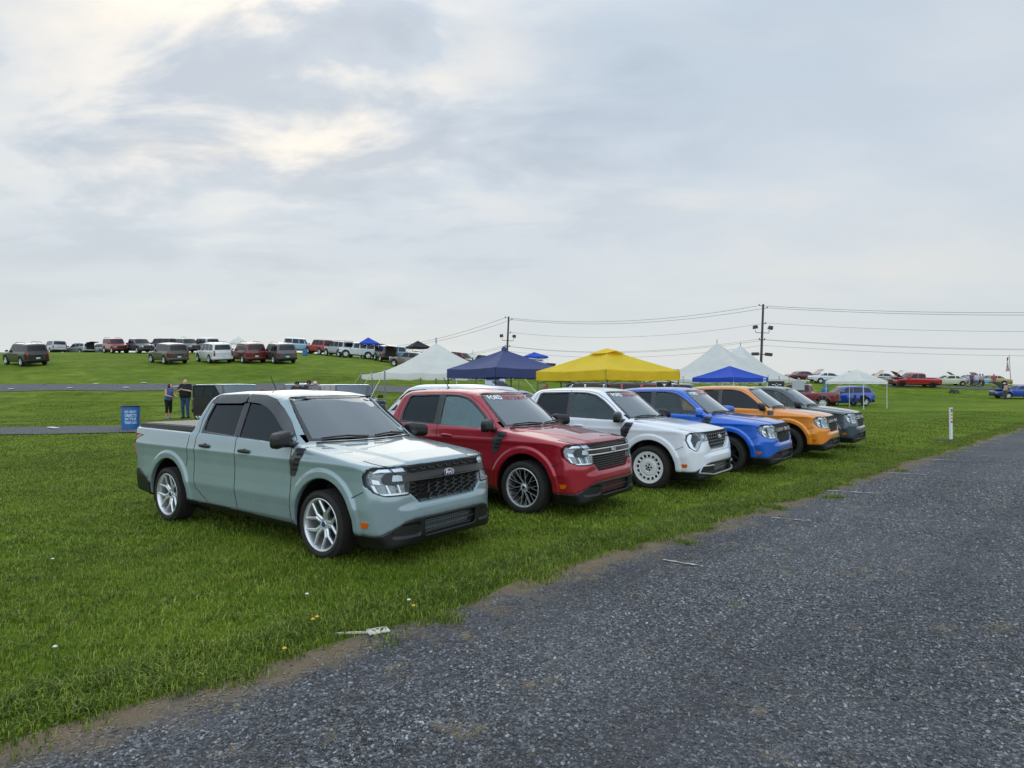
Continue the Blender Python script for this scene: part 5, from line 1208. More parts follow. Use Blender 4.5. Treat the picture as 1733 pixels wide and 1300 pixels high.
def kind_fns(k):
    d = KIND[k]; W_ = d['W']; zb = d['side'][3][1]; top = max(p[1] for p in d['cab']); belt = d['side'][6][1]; xf = max(p[0] for p in d['side']); xr = min(p[0] for p in d['side'])
    tS = Tab(d['side'], .012, .5, .04); tC = Tab(d['cab'], .012, .5, .05)
    tP = Tab([(xf, -1), (xf, 0), (xf - .04, .45), (xf - .18, W_ * .80), (xf - .42, W_), (xr + .32, W_), (xr + .08, W_ * .88), (xr, .5), (xr, -1)], .012, .5, .08)
    tQ = Tab([(0, 0), (W_ * .82, 0), (W_ * .93, .3), (W_ * .99, .5), (W_, .62), (W_ * .99, belt - .22), (W_ * .985, belt - .12), (W_ * .93, belt + .02), (W_ * .9, belt + .2), (-1, belt + .2), (-1, 0)], .012, .5, .03)
    tT = Tab([(-1, 0), (W_ * .93, 0), (W_ * .93, belt), (d['top'] * W_, top - .06), (d['top'] * W_ - .12, top + .2), (-1, top + .2)], .012, .5, .04)
    a0, a1 = d['ax']; R_ = d['R']
    def body(x, y, z):
        ay = np.abs(y); rr = np.minimum(np.hypot(x - a0, z - R_), np.hypot(x - a1, z - R_)); fl = .018 * (1 - sstep(R_ + .13, R_ + .17, rr))
        return smax(smax(tS(x, z + .05 * (ay / W_) ** 3 * sstep(.8, 1.2, x)), tQ(ay - fl, z), .07), tP(x, ay), .08)
    def cab(x, y, z): return smax(tC(x + .22 * y * y * sstep(0, .6, x) - .12 * y * y * sstep(-1, -1.6, x), z + .08 * y * y), tT(np.abs(y), z), .09)
    def solid(x, y, z): return smin(body(x, y, z), cab(x, y, z), .04)
    def full(x, y, z):
        s = solid(x, y, z); ay = np.abs(y); rr = np.minimum(np.hypot(x - a0, z - R_), np.hypot(x - a1, z - R_)) - (R_ + .07)
        c = np.maximum(rr, W_ * .6 - ay); o = c
        if d.get('bed'): o = np.minimum(o, np.maximum(np.maximum(xr + .12 - x, x + 1.08), np.maximum(ay - .76, .75 - z)))
        return smax(s, -o, .03)
    return solid, full, body
KF = {}
LITE = dict(tl=mat('tail_red', '8a1310', .2, coat=.6), hl=mat('headlamp_glass', 'aeb6ba', .12, .4, coat=1.), gl=mat('car_glass', '0a0d10', .08, spec=.45), pl=mat('number_plate', 'b9c0c6', .5), gr=mat('grille_dark', '101113', .4))
def car(name, label, kind, px, D, heading, pm, cat='car', rim=None, hood=None, hatch=None, roofc=None, bumper=None, rails=False, spare=False, spec='', grp='vehicles parked up on the grassy ridge', X=None, doors=None, z=None, glass=None, stripe=None, zs=1.):
    if kind not in KF: KF[kind] = kind_fns(kind)
    so, full, bdy = KF[kind]; d = KIND[kind]; xf = max(p[0] for p in d['side']); xr = min(p[0] for p in d['side']); W_ = d['W']
    x, y = X or at(px, D); e = .3; gx = (ground(x + e, y) - ground(x - e, y)) / (2 * e); gy = (ground(x, y + e) - ground(x, y - e)) / (2 * e); c, s = math.cos(heading), math.sin(heading)
    pit = -math.atan(gx * c + gy * s); rol = math.atan(-gx * s + gy * c)
    T = thing(name, label, cat, (x, y, ground(x, y) if z is None else z), 0, grp, rot=(0, 0, 0)); T.rotation_euler = (Matrix.Rotation(heading, 3, 'Z') @ Matrix.Rotation(pit, 3, 'Y') @ Matrix.Rotation(rol, 3, 'X')).to_euler()
    g = glass or LITE['gl']; T.scale = (1, 1, zs)
    def L(nm, key, fn, m, par=None): return link(nm, cached((kind,) + key, fn), m, par or T)
    L('body', ('body',), lambda: sdf_mesh('body', full, (xr - .1, -W_ - .08, .1), (xf + .1, W_ + .08, max(p[1] for p in d['cab']) + .08), .042), pm)
    for sd, st in (('-y', -1.4), ('+y', 1.4)):
        for i, w in enumerate(d['win']): L('side_window', ('sw', sd, i), lambda: mk_patch(so, rounded(w, .04, 2), sd, st, .006, .02, .15), g)
    a, b, c2, e2 = d['ws']; L('windscreen', ('ws',), lambda: mk_patch(so, rounded([(-a, b), (-c2, e2), (c2, e2), (a, b)], .05, 2), '+x', xf, .006, .02, .15, 3.5), g)
    a, b, c2, e2 = d['rw']; L('rear_window', ('rw',), lambda: mk_patch(so, rounded([(-a, b), (-c2, e2), (c2, e2), (a, b)], .06, 2), '-x', xr - .1, .006, .02, .15, 3.5), g)
    for s_ in (-1, 1):
        a, b, c2, e2 = d['tl']; L('tail_lamp', ('tl', s_), lambda: mk_patch(bdy if kind in ('pickup', 'sedan') else so, [(s_ * a, b), (s_ * c2 if False else s_ * (a - .13), b), (s_ * (a - .13), e2), (s_ * a, e2)], '-x', xr - .1, .012, .02, .1, 1.), LITE['tl'])
        a, b, c2, e2 = d['hl']; L('headlight', ('hl', s_), lambda: mk_patch(bdy, rounded([(s_ * a, b), (s_ * c2 * W_, b + .02), (s_ * c2 * W_, e2 - .02), (s_ * a, e2)], .03, 2), '+x', xf + .1, .012, .02, .1, 1.), LITE['hl'])
    a, b, c2, e2 = d['hl']; L('grille', ('gr',), lambda: mk_patch(bdy, [(-a + .03, b - .08), (a - .03, b - .08), (a - .03, e2 + .01), (-a + .03, e2 + .01)], '+x', xf + .1, .010, .02, .15, 1.), LITE['gr'])
    L('number_plate', ('np',), lambda: mk_patch(bdy, [(-.16, .62), (.16, .62), (.16, .76), (-.16, .76)], '-x', xr - .1, .015, .01, .2, 1.), LITE['pl'])
    zlo = d['side'][1][1]
    L('rear_bumper', ('rb',), lambda: sdf_mesh('rb', lambda x, y, z: np.maximum(np.maximum(bdy(x, y, z) - .03, -(bdy(x, y, z) + .08)), np.maximum(np.abs(z - zlo - .03) - .11, x - xr - .35)), (xr - .1, -W_ - .1, .2), (xr + .5, W_ + .1, .8), .04), bumper or BLK)
    L('front_bumper', ('fb',), lambda: sdf_mesh('fb', lambda x, y, z: np.maximum(np.maximum(bdy(x, y, z) - .03, -(bdy(x, y, z) + .08)), np.maximum(np.abs(z - zlo) - .10, xf - .35 - x)), (xf - .5, -W_ - .1, .15), (xf + .1, W_ + .1, .7), .04), bumper or BLK)
    for s_ in (-1, 1): L('door_mirror', ('mr', s_), lambda: MB().box((d['ws'][3] * 0 + .85 if kind != 'pickup' else 1.12, s_ * (W_ + .10), d['side'][6][1] + .06), (.14, .22, .15), tap=.8).mesh('door_mirror'), BLK if kind != 'sedan' else pm)
    def und(): return MB().box(((xf + xr) / 2, 0, .38), (xf - xr - .6, W_ * 1.2, .22)).mesh('underbody')
    L('underbody', ('und',), und, BLKV)
    rm = rim or SILV; R_ = d['R']
    for ax_ in d['ax']:
        for s_ in (-1, 1):
            w = link('wheel', cached(('farwheel', R_), lambda: far_rim(R_)), rm, T, (ax_, s_ * (W_ + .01), R_), (0, 0, 0 if s_ < 0 else R(180)))
            link('tyre', cached(('fartyre', R_), lambda: MB().lathe([(R_ * .64, .0), (R_ * .8, -.012), (R_ * .97, .01), (R_, .03), (R_, .2), (R_ * .95, .22), (R_ * .6, .22)], 28).mesh('tyre')), RUB, w)
    if rails:
        for s_ in (-1, 1): zt = max(p[1] for p in d['cab']); MB().tube([(-2.0, s_ * .62, zt - .03), (-1.8, s_ * .62, zt + .06), (-.1, s_ * .62, zt + .06), (.1, s_ * .62, zt - .05)], .02, 6).obj('roof_rail', DKT, T)
    if roofc: L('roof', ('roofc',), lambda: sdf_mesh('roof', lambda x, y, z: np.maximum(np.maximum(so(x, y, z) - .012, -(so(x, y, z) + .03)), d['win'][0][1][1] + .03 - z), (xr, -W_, 1.2), (xf, W_, 2.1), .035), roofc)
    if spare:
        w = link('spare_wheel', cached(('farwheel', R_), lambda: far_rim(R_)), rm, T, (xr - .24, 0, 1.0), (0, 0, R(-90))); link('tyre', cached(('fartyre', R_), None), RUB, w)
    if hood:   # raised bonnet
        hx = d['ws'][0] * 0 + d['cab'][-2][0] + .05; L_ = xf - hx - .05; q = MB(); an = R(hood); w_ = W_ * .80
        V = []
        for i in range(5):
            for j in range(5): u = i / 4 * L_; v = (j / 4 - .5) * 2 * w_; V.append((hx + u * math.cos(an), v * (1 - .08 * i / 4), d['side'][5][1] + .02 + u * math.sin(an) + .03 * (1 - (v / w_) ** 2)))
        n = len(V); V += [(a, b, c_ - .035) for a, b, c_ in V]; Fs = [(i * 5 + j, i * 5 + j + 1, i * 5 + j + 6, i * 5 + j + 5) for i in range(4) for j in range(4)]; Fs += [tuple(k + n for k in f[::-1]) for f in Fs]
        bd = [j for j in range(5)] + [i * 5 + 4 for i in range(1, 5)] + [20 + j for j in (3, 2, 1, 0)] + [i * 5 for i in (3, 2, 1)]
        Fs += [(bd[k], bd[(k + 1) % len(bd)], bd[(k + 1) % len(bd)] + n, bd[k] + n) for k in range(len(bd))]
        q.add(V, Fs, False).obj('raised_bonnet', pm, T)
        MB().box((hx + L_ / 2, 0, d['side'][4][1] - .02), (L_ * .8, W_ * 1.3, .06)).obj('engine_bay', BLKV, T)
    if hatch:
        q = MB(); zt = max(p[1] for p in d['cab']); q.box((xr - .45, 0, zt + .02), (1.1, W_ * 1.35, .06), M=Matrix.Rotation(R(hatch), 4, 'Y')); q.obj('raised_tailgate', g if hatch > 0 else pm, T)
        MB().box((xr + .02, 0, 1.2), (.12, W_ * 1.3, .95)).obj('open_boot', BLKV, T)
    if doors:
        q = MB(); hx, sy, an = doors; V = Matrix.Translation((hx, sy * W_, 0)) @ Matrix.Rotation(-R(an) * sy, 4, 'Z')
        o1 = MB().box((-.5, 0, .78), (1.0, .09, .82)).obj('open_door', pm, T); o1.matrix_local = V
        q = MB()
        for a, b in (((-1.0, 0, 1.18), (-1.0, 0, 1.74)), ((-1.0, 0, 1.74), (-.25, 0, 1.74)), ((-.25, 0, 1.74), (0, 0, 1.18))): q.tube([a, b], .035, 6)
        q.box((-.5, 0, 1.2), (1.0, .07, .06)); o2 = q.obj('window_frame', pm, o1)
        MB().add([(-.97, .0, 1.2), (-.05, 0, 1.2), (-.26, 0, 1.72), (-.97, 0, 1.72)], [(0, 1, 2, 3)]).obj('door_window', GT, o1)
    if stripe: L('side_stripe', ('strp',), lambda: mk_patch(bdy, [(xr + .4, .78), (xf - .5, .78), (xf - .5, .85), (xr + .4, .85)], '-y', -1.4, .008, .01, .3), stripe)
    return T
def far_rim(R_):
    m = MB(); k = R_ * .66; m.lathe([(k - .03, .03), (k - .015, .0), (k, .0), (k, .18), (k - .03, .18)], 28, closed=True)
    for i in range(6): bar(m, (.03, R(60 * i)), (k - .01, R(60 * i)), .07, .05, .03, .01, .04)
    m.lathe([(0, .01), (.05, .015), (.06, .06)], 12); m.lathe([(0, .12), (k - .02, .12)], 20); return m.mesh('rim')
def cp(nm, col, metal=.3): return paint('coat_' + nm, col, metal, .35)
def make_cars():
    BKP = cp('black', '121417'); SIL = cp('silver', '9aa0a4', .5); WHT = cp('white', 'c6ccd0', 0); GRY = cp('grey', '474c50', .4); BRN = cp('brown_grey', '3b3735', .4); DRD = cp('dark_red', '5c0f17'); RED = cp('red', '9c1a20'); TEA = cp('teal', '3f7f8c')
    LBL = cp('light_blue', '7fa6bd'); GRN = cp('green', '2f4a3c'); CRM = cp('cream', 'c6c8b0', 0); GLD = cp('gold', '9c8650'); BLU = cp('blue', '1240a0'); RDM = cp('ruby', '6e1420')
    h = R
    a = lambda *k, **q: car(*k, **q)
    a('sport_utility', 'large black sport utility seen from behind, alone at far left', 'suv', 44, 59, h(148), BKP, 'suv', rails=True, zs=1.06)
    a('sport_utility', 'silver sport utility half hidden by the ridge, right of the large black one', 'suv', 92, 93, h(140), SIL, 'suv')
    a('hatchback', 'silver hatchback with its tailgate raised on the left ridge', 'wagon', 134, 94, h(160), SIL, 'car', hatch=8)
    a('hatchback', 'grey hatchback mostly hidden by the ridge, left of the red truck', 'wagon', 172, 96, h(150), SIL, 'car')
    a('sport_utility', 'bright red sport utility facing the camera on the left ridge', 'box', 196, 82, h(-40), RED, 'suv', rails=True)
    a('parked_pickup', 'black pickup facing the camera beside the bright red one on the ridge', 'pickup', 235, 82, h(-38), GRY, 'pickup truck')
    a('sport_utility', 'dark brownish sport utility with silver wheels, second from left in the lower row', 'suv', 285, 61, h(139), BRN, 'suv', bumper=GRY)
    a('sport_utility', 'black sport utility just behind the dark brownish one', 'box', 272, 86, h(170), BKP, 'suv')
    a('parked_pickup', 'grey pickup facing the camera right of the dark brownish sport utility', 'pickup', 316, 83, h(-40), GRY, 'pickup truck')
    a('sport_utility', 'white sport utility seen from behind in the lower ridge row', 'suv', 362, 62, h(134), WHT, 'suv', bumper=WHT, rails=True)
    a('sport_utility', 'silver sport utility peeking over the white one', 'suv', 346, 84, h(140), SIL, 'suv')
    a('sport_utility', 'dark red sport utility seen from behind between the white and grey ones', 'suv', 419, 62, h(131), DRD, 'suv', bumper=DRD, rails=True)
    a('sport_utility', 'dark grey sport utility seen from behind, right end of the lower row', 'suv', 471, 61.5, h(129), GRY, 'suv', rails=True)
    a('sport_utility', 'light blue open-sided vintage sport utility on the ridge', 'box', 509, 84, h(10), LBL, 'suv', roofc=WHT)
    a('sport_utility', 'red boxy sport utility with a spare wheel and black roof', 'box', 541, 82, h(140), RED, 'suv', roofc=BLK, spare=True)
    a('sport_utility', 'white and grey vintage sport utility seen from behind, right of the red boxy one', 'box', 573, 78, h(140), SIL, 'suv', roofc=GRY, rails=True)
    a('sport_utility', 'small white vintage sport utility left of the far blue canopy', 'box', 603, 77, h(200), WHT, 'suv')
    a('sport_utility', 'dark blue-black sport utility beneath the far blue canopy', 'box', 627, 80, h(120), BKP, 'suv', hatch=5)
    a('sport_utility', 'brown boxy sport utility right of the far blue canopy', 'box', 652, 74, h(115), BRN, 'suv', hatch=-5)
    a('parked_pickup', 'teal vintage pickup left of the far black canopy', 'pickup', 672, 80, h(195), TEA, 'pickup truck')
    a('sport_utility', 'silver brown sport utility beside the left slope of the white peaked tent', 'wagon', 693, 66, h(155), cp('taupe', '6f6a64', .5), 'suv', rails=True)
    a('parked_pickup', 'dark red vintage pickup right of the white peaked tent', 'pickup', 776, 78, h(-25), RDM, 'pickup truck')
    a('sport_utility', 'dark green boxy sport utility above the navy canopy', 'box', 815, 76, h(160), GRN, 'suv')
    a('sport_utility', 'white boxy sport utility right of the dark green one', 'box', 838, 82, h(170), WHT, 'suv')
    a('sport_utility', 'dark grey sport utility under the far bright blue canopy', 'box', 890, 80, h(170), GRY, 'suv')
    a('sport_utility', 'silver boxy sport utility between the far bright blue canopy and a black wagon', 'box', 915, 75, h(-60), SIL, 'suv', hood=40)
    a('station_wagon', 'black station wagon left of the peak of the yellow canopy', 'wagon', 950, 74, h(200), BKP, 'car')
    a('station_wagon', 'dark wagon nearly hidden behind the yellow canopy', 'wagon', 978, 78, h(190), GRY, 'car')
    a('sedan', 'black sedan with raised bonnet right of the yellow canopy peak', 'sedan', 1088, 84, h(180), BKP, 'car', hood=38)
    a('sedan', 'grey sedan with raised bonnet left of the two-peaked tent', 'sedan', 1148, 84, h(0), GRY, 'car', hood=42)
    # right-hand show field
    a('sedan', 'dark red sedan with raised bonnet just behind the right edge of the big tent', 'sedan', 1362, 88, h(5), DRD, 'car', hood=35)
    a('sedan', 'white sedan parked left of the gold muscle car', 'sedan', 1404, 83, h(-8), WHT, 'car', hood=35)
    a('muscle_car', 'gold muscle car with raised bonnet right of the white sedan', 'sedan', 1462, 84, h(-8), GLD, 'car', hood=40, stripe=BLK)
    a('sedan', 'pale silver coupe with raised bonnet left of the red pickup', 'sedan', 1497, 87, h(-8), SIL, 'car', hood=42)
    a('parked_pickup', 'red crew cab pickup with raised bonnet on the right field', 'pickup', 1546, 79, h(176), RED, 'pickup truck', hood=38, rim=DARKM)
    a('sedan', 'cream two-door classic right of the red pickup', 'sedan', 1603, 83, h(172), CRM, 'car')
    a('sedan', 'pale blue classic behind the group of people', 'sedan', 1636, 88, h(165), LBL, 'car', hood=35)
    a('sedan', 'olive classic car with raised bonnet right of the group of people', 'sedan', 1674, 89, h(175), GLD, 'car', hood=35)
    a('muscle_car', 'bright blue muscle car with raised bonnet at the right edge', 'sedan', 1722, 68, h(174), BLU, 'car', hood=40)
    # row behind the pickups
    LG = mat('pale_car_glass', '46545a', .08, coat=.8)
    g2 = 'vehicles parked behind the pickup row'
    a('sport_utility', 'black boxy sport utility with white roof and its door open beside the man', 'box', 398, 27.0, h(-38), BKP, 'suv', roofc=WHT, grp=g2, doors=(.62, -1, 62), rim=CHR, zs=.87, glass=LG)
    a('sport_utility', 'white-roofed sport utility just beyond the roof of the nearest pickup', 'box', 511, 30.5, h(-70), BKP, 'suv', roofc=WHT, grp=g2, zs=.86, glass=LG)
    a('sport_utility', 'black sport utility with a white roof left of the red pickup', 'box', 592, 27.5, h(-56), BKP, 'suv', roofc=WHT, grp=g2, zs=.87, glass=LG)
    a('sport_utility', 'silver white sport utility directly behind the red pickup', 'wagon', 738, 15.4, h(150), WHT, 'suv', grp=g2, zs=1.06)
    a('sedan', 'blue coupe with raised bonnet between the navy and yellow canopies', 'sedan', 880, 27.0, h(-12), BLU, 'car', hood=42, grp=g2)
    a('sedan', 'white car with its raised bonnet behind the grey-haired man', 'sedan', 930, 25.5, h(200), WHT, 'car', hood=40, grp=g2)
    a('sport_utility', 'black and white sport utility under the left of the yellow canopy', 'box', 985, 29.5, h(170), WHT, 'suv', roofc=BLK, grp=g2)
    a('sport_utility', 'orange red sport utility with black roof beneath the yellow canopy', 'box', 1048, 28.5, h(165), RED, 'suv', roofc=BLK, grp=g2)
    a('sport_utility', 'grey sport utility beneath the right of the yellow canopy', 'box', 1098, 31, h(170), GRY, 'suv', roofc=WHT, grp=g2)
    a('parked_pickup', 'dark red pickup parked across beneath the royal blue canopy', 'wagon', 1222, 39, h(185), RDM, 'pickup truck', grp=g2, spec='')
    a('parked_pickup', 'dark red pickup beside the man in the blue shirt', 'pickup', 1352, 50, h(150), RDM, 'pickup truck', grp=g2)
    a('sedan', 'blue car parked behind the small white canopy', 'wagon', 1428, 54, h(185), BLU, 'car', grp=g2)
# ================================================================== PEOPLE
def person(label, loc, rz, h=1.76, build=1., shirt='202124', legs_='2c3f5c', hair='3a2c22', skin='c08a6e', arms=None, lean=0., shorts=False, sleeve=.5, bald=False, cap=None, longhair=False, res=.014, legpose=0., group=None, shoes='2a2a2c', sit=False, apron=None):
    T = thing('person', label, 'person', loc, rz, group); k = h / 1.76; b = build; ln = lean
    def up(z, f=0., s=0.):  # point on the leaning trunk; x forward
        return np.array([f + max(0, z - .95) * math.sin(ln), s, .95 + (z - .95) * math.cos(ln) if z > .95 else z])
    sh = .185 * (.9 + .1 * b); hp = .095
    S_ = [up(1.44, -.01, -sh), up(1.44, -.01, sh)]
    A = arms or [((.02, -.26, 1.13), (.12, -.22, .88)), ((.02, .26, 1.13), (.12, .22, .88))]
    E_ = [np.array(a[0], float) for a in A]; H_ = [np.array(a[1], float) for a in A]
    hip = [np.array([0, -hp, .92]), np.array([0, hp, .92])]; kn = [np.array([.03 + legpose * .12, -.11, .50]), np.array([.03 - legpose * .10, .11, .50])]; an = [np.array([-.02 + legpose * .16, -.115, .085]), np.array([-.02 - legpose * .18, .115, .085])]
    hd = up(1.63, .02)
    def torso(x, y, z, g=0.):
        c1, c2 = up(1.32), up(1.02); q = .70 if b < 1.15 else .74
        d = seg(x, y * q, z, c1, c2, .125 * b ** .5 + g, .125 * b + g)
        d = smin(d, seg(x, y, z, S_[0] * [1, .75, 1], S_[1] * [1, .75, 1], .075 + g, .075 + g), .06)
        if b > 1.15: d = smin(d, seg(x, y * .8, z, up(1.12, .06), up(1.05, .07), .14 * b ** .5 + g, .13 * b ** .5 + g), .08)
        return d
    def pelvis(x, y, z, g=0.): return seg(x, y * .72, z, (0, 0, .99), (0, 0, .90), .115 * b ** .6 + g, .12 * b ** .6 + g)
    def legsf(x, y, z, g=0., zc=0):
        d = pelvis(x, y, z, g)
        for i in (0, 1): d = smin(d, smin(seg(x, y, z, hip[i], kn[i], .088 * b ** .4 + g, .058 + g), seg(x, y, z, kn[i], an[i], .056 + g, .040 + g), .03), .05)
        return d
    def hand(x, y, z, i):
        w = H_[i]; f = H_[i] - E_[i]; f = f / np.linalg.norm(f); sd = np.cross(f, [0, 0, 1.]); sd = sd / (np.linalg.norm(sd) + 1e-6); dn = np.cross(sd, f); pm = w + f * .05
        d = seg(x, y, z, w, w + f * .075, .022, .028)
        for q, L in ((-1.5, .068), (-.5, .078), (.5, .074), (1.5, .060)):
            r0 = w + f * .085 + sd * q * .017; r1 = r0 + f * L * .55; r2 = r1 + (f * .55 - dn * (.83 if dn[2] > 0 else -.83)) * L * .5
            d = smin(d, np.minimum(seg(x, y, z, r0, r1, .0105, .0095), seg(x, y, z, r1, r2, .0095, .008)), .008)
        s_ = -1 if i == 0 else 1; t0 = w + f * .025 + sd * (.024 * s_); return smin(d, seg(x, y, z, t0, t0 + (f * .8 + sd * .7 * s_) * .055, .012, .009), .01)
    def armsf(x, y, z, g=0.):
        d = 9.
        for i in (0, 1): d = np.minimum(d, smin(seg(x, y, z, S_[i], E_[i], .053 * b ** .4 + g, .042 + g), seg(x, y, z, E_[i], H_[i], .040 + g, .026 + g), .02))
        return d
    def headf(x, y, z):
        X, Y, Z = x - hd[0], y - hd[1], z - hd[2]
        d = (np.sqrt((X / .098) ** 2 + (Y / .078) ** 2 + (Z / .118) ** 2) - 1) * .08
        d = smin(d, seg(X, Y, Z, (.03, 0, -.07), (.055, 0, -.085), .045, .035), .03)      # jaw
        d = smin(d, seg(X, Y, Z, (.092, 0, .015), (.112, 0, -.022), .010, .014), .012)     # nose
        for s_ in (-1, 1):
            d = smin(d, seg(X, Y, Z, (-.005, s_ * .078, .012), (-.012, s_ * .082, -.02), .014, .010), .008)   # ears
            d = -smin(-d, seg(X, Y, Z, (.097, s_ * .032, .012), (.098, s_ * .034, .012), .013, .013), .01) if False else smax(d, -seg(X, Y, Z, (.105, s_ * .032, .014), (.105, s_ * .034, .014), .014, .014), .012)  # eye sockets
        d = smax(d, -seg(X, Y, Z, (.108, -.02, -.055), (.108, .02, -.055), .005, .005), .006)                   # mouth line
        return smin(d, seg(x, y, z, hd - [.02, 0, .09], up(1.42, -.01), .052, .062), .03)
    def body(x, y, z):
        x, y, z = x / k, y / k, z / k; d = smin(torso(x, y, z), headf(x, y, z), .04); d = smin(d, legsf(x, y, z), .04); d = smin(d, armsf(x, y, z), .035)
        d = np.minimum(d, np.minimum(hand(x, y, z, 0), hand(x, y, z, 1)))
        for i in (0, 1): d = smin(d, seg(x, y, z, an[i] - [.03, 0, .045], an[i] + [.13, 0, -.055], .040, .030), .03)
        return d * k
    def shirtf(x, y, z):
        x, y, z = x / k, y / k, z / k; d = torso(x, y, z, .016); d = smin(d, pelvis(x, y, z, .016), .04)
        if sleeve > 0:
            for i in (0, 1): e = S_[i] + (E_[i] - S_[i]) * min(sleeve * 1.4, 1); d = smin(d, seg(x, y, z, S_[i], e, .070 * b ** .4, .062), .03)
        n = up(1.47, -.01); d = smax(d, -(seg(x, y, z, n, up(1.7), .075, .09)), .01); return smax(d, (.90 if not apron else .80) - z, .01) * k
    def trousf(x, y, z):
        x, y, z = x / k, y / k, z / k; d = legsf(x, y, z, .013); lo = .52 if shorts else (.28 if shorts is None else .085); return smax(smax(d, lo - z, .01), z - .985, .01) * k
    bx = (-.5 * k, -.6 * k, -.02), (.85 * k, .6 * k, 1.86 * k)
    sk = mat('skin_' + skin, skin, .55, var=.05, vs=14)
    link('body', sdf_mesh('body', body, *bx, res, 2), sk, T)
    link('shirt', sdf_mesh('shirt', shirtf, *bx, max(res, .016), 2), shirt if not isinstance(shirt, str) else mat('cloth_' + shirt, shirt, .85, bump=.2, bs=30, var=.1, vs=9), T)
    link('trousers' if not shorts else 'shorts', sdf_mesh('trousers', trousf, *bx, max(res, .016), 2), mat('cloth_' + legs_, legs_, .9, bump=.2, bs=30, var=.12, vs=9), T)
    for i in (0, 1):
        def shoe(x, y, z): x, y, z = x / k, y / k, z / k; return np.maximum(smin(seg(x, y, z, an[i] - [.04, 0, .04], an[i] + [.14, 0, -.05], .052, .040), seg(x, y, z, an[i], an[i] + [0, 0, .02], .05, .05), .03), -z) * k
        link('shoe', sdf_mesh('shoe', shoe, (-.35, -.35, -.02), (.5, .35, .3), max(res, .014), 2), mat('shoe_' + shoes, shoes, .7), T)
    def hairf(x, y, z):
        x, y, z = x / k, y / k, z / k; X, Y, Z = x - hd[0], y - hd[1], z - hd[2]; d = (np.sqrt((X / .106) ** 2 + (Y / .088) ** 2 + (Z / .127) ** 2) - 1) * .08
        if longhair: d = smin(d, seg(X, Y, Z, (-.05, 0, -.02), (-.08, 0, -.24), .085, .055), .04)
        face = seg(X, Y, Z, (.13, 0, -.05), (.10, 0, .02), .085, .075); d = smax(d, -face, .01)
        if not longhair: d = smax(d, -.03 - Z - .6 * (X < 0) * .06, .01)
        return d * k
    if not bald: link('hair', sdf_mesh('hair', hairf, (-.3, -.3, 1.2 * k), (.6, .3, 1.9 * k), .014, 2), mat('hair_' + hair, hair, .7, bump=.4, bs=90), T)
    else:
        def beard(x, y, z): x, y, z = x / k, y / k, z / k; X, Y, Z = x - hd[0], y - hd[1], z - hd[2]; d = seg(X, Y, Z, (.05, 0, -.075), (.07, 0, -.11), .055, .042); return smax(d, -seg(X, Y, Z, (.12, -.02, -.052), (.12, .02, -.052), .02, .02), .01) * k
        link('beard', sdf_mesh('beard', beard, (-.1, -.2, 1.3 * k), (.4, .2, 1.75 * k), .012, 2), mat('hair_' + hair, hair, .7), T)
    if cap:
        def capf(x, y, z): x, y, z = x / k, y / k, z / k; X, Y, Z = x - hd[0], y - hd[1], z - hd[2]; d = (np.sqrt((X / .112) ** 2 + (Y / .094) ** 2 + ((Z - .03) / .105) ** 2) - 1) * .09; d = smax(d, .035 - Z, .01); return np.minimum(d, rbox(X, Y, Z + .25 * (X - .12), (.14, 0, .045), (.06, .07, .012), .01)) * k
        link('cap', sdf_mesh('cap', capf, (-.3, -.3, 1.5 * k), (.6, .3, 1.95 * k), .014, 2), mat('cap_' + cap, cap, .8), T)
    return T
def place(px, D, dz=0.): x, y = at(px, D); return (x, y, ground(x, y) + dz)
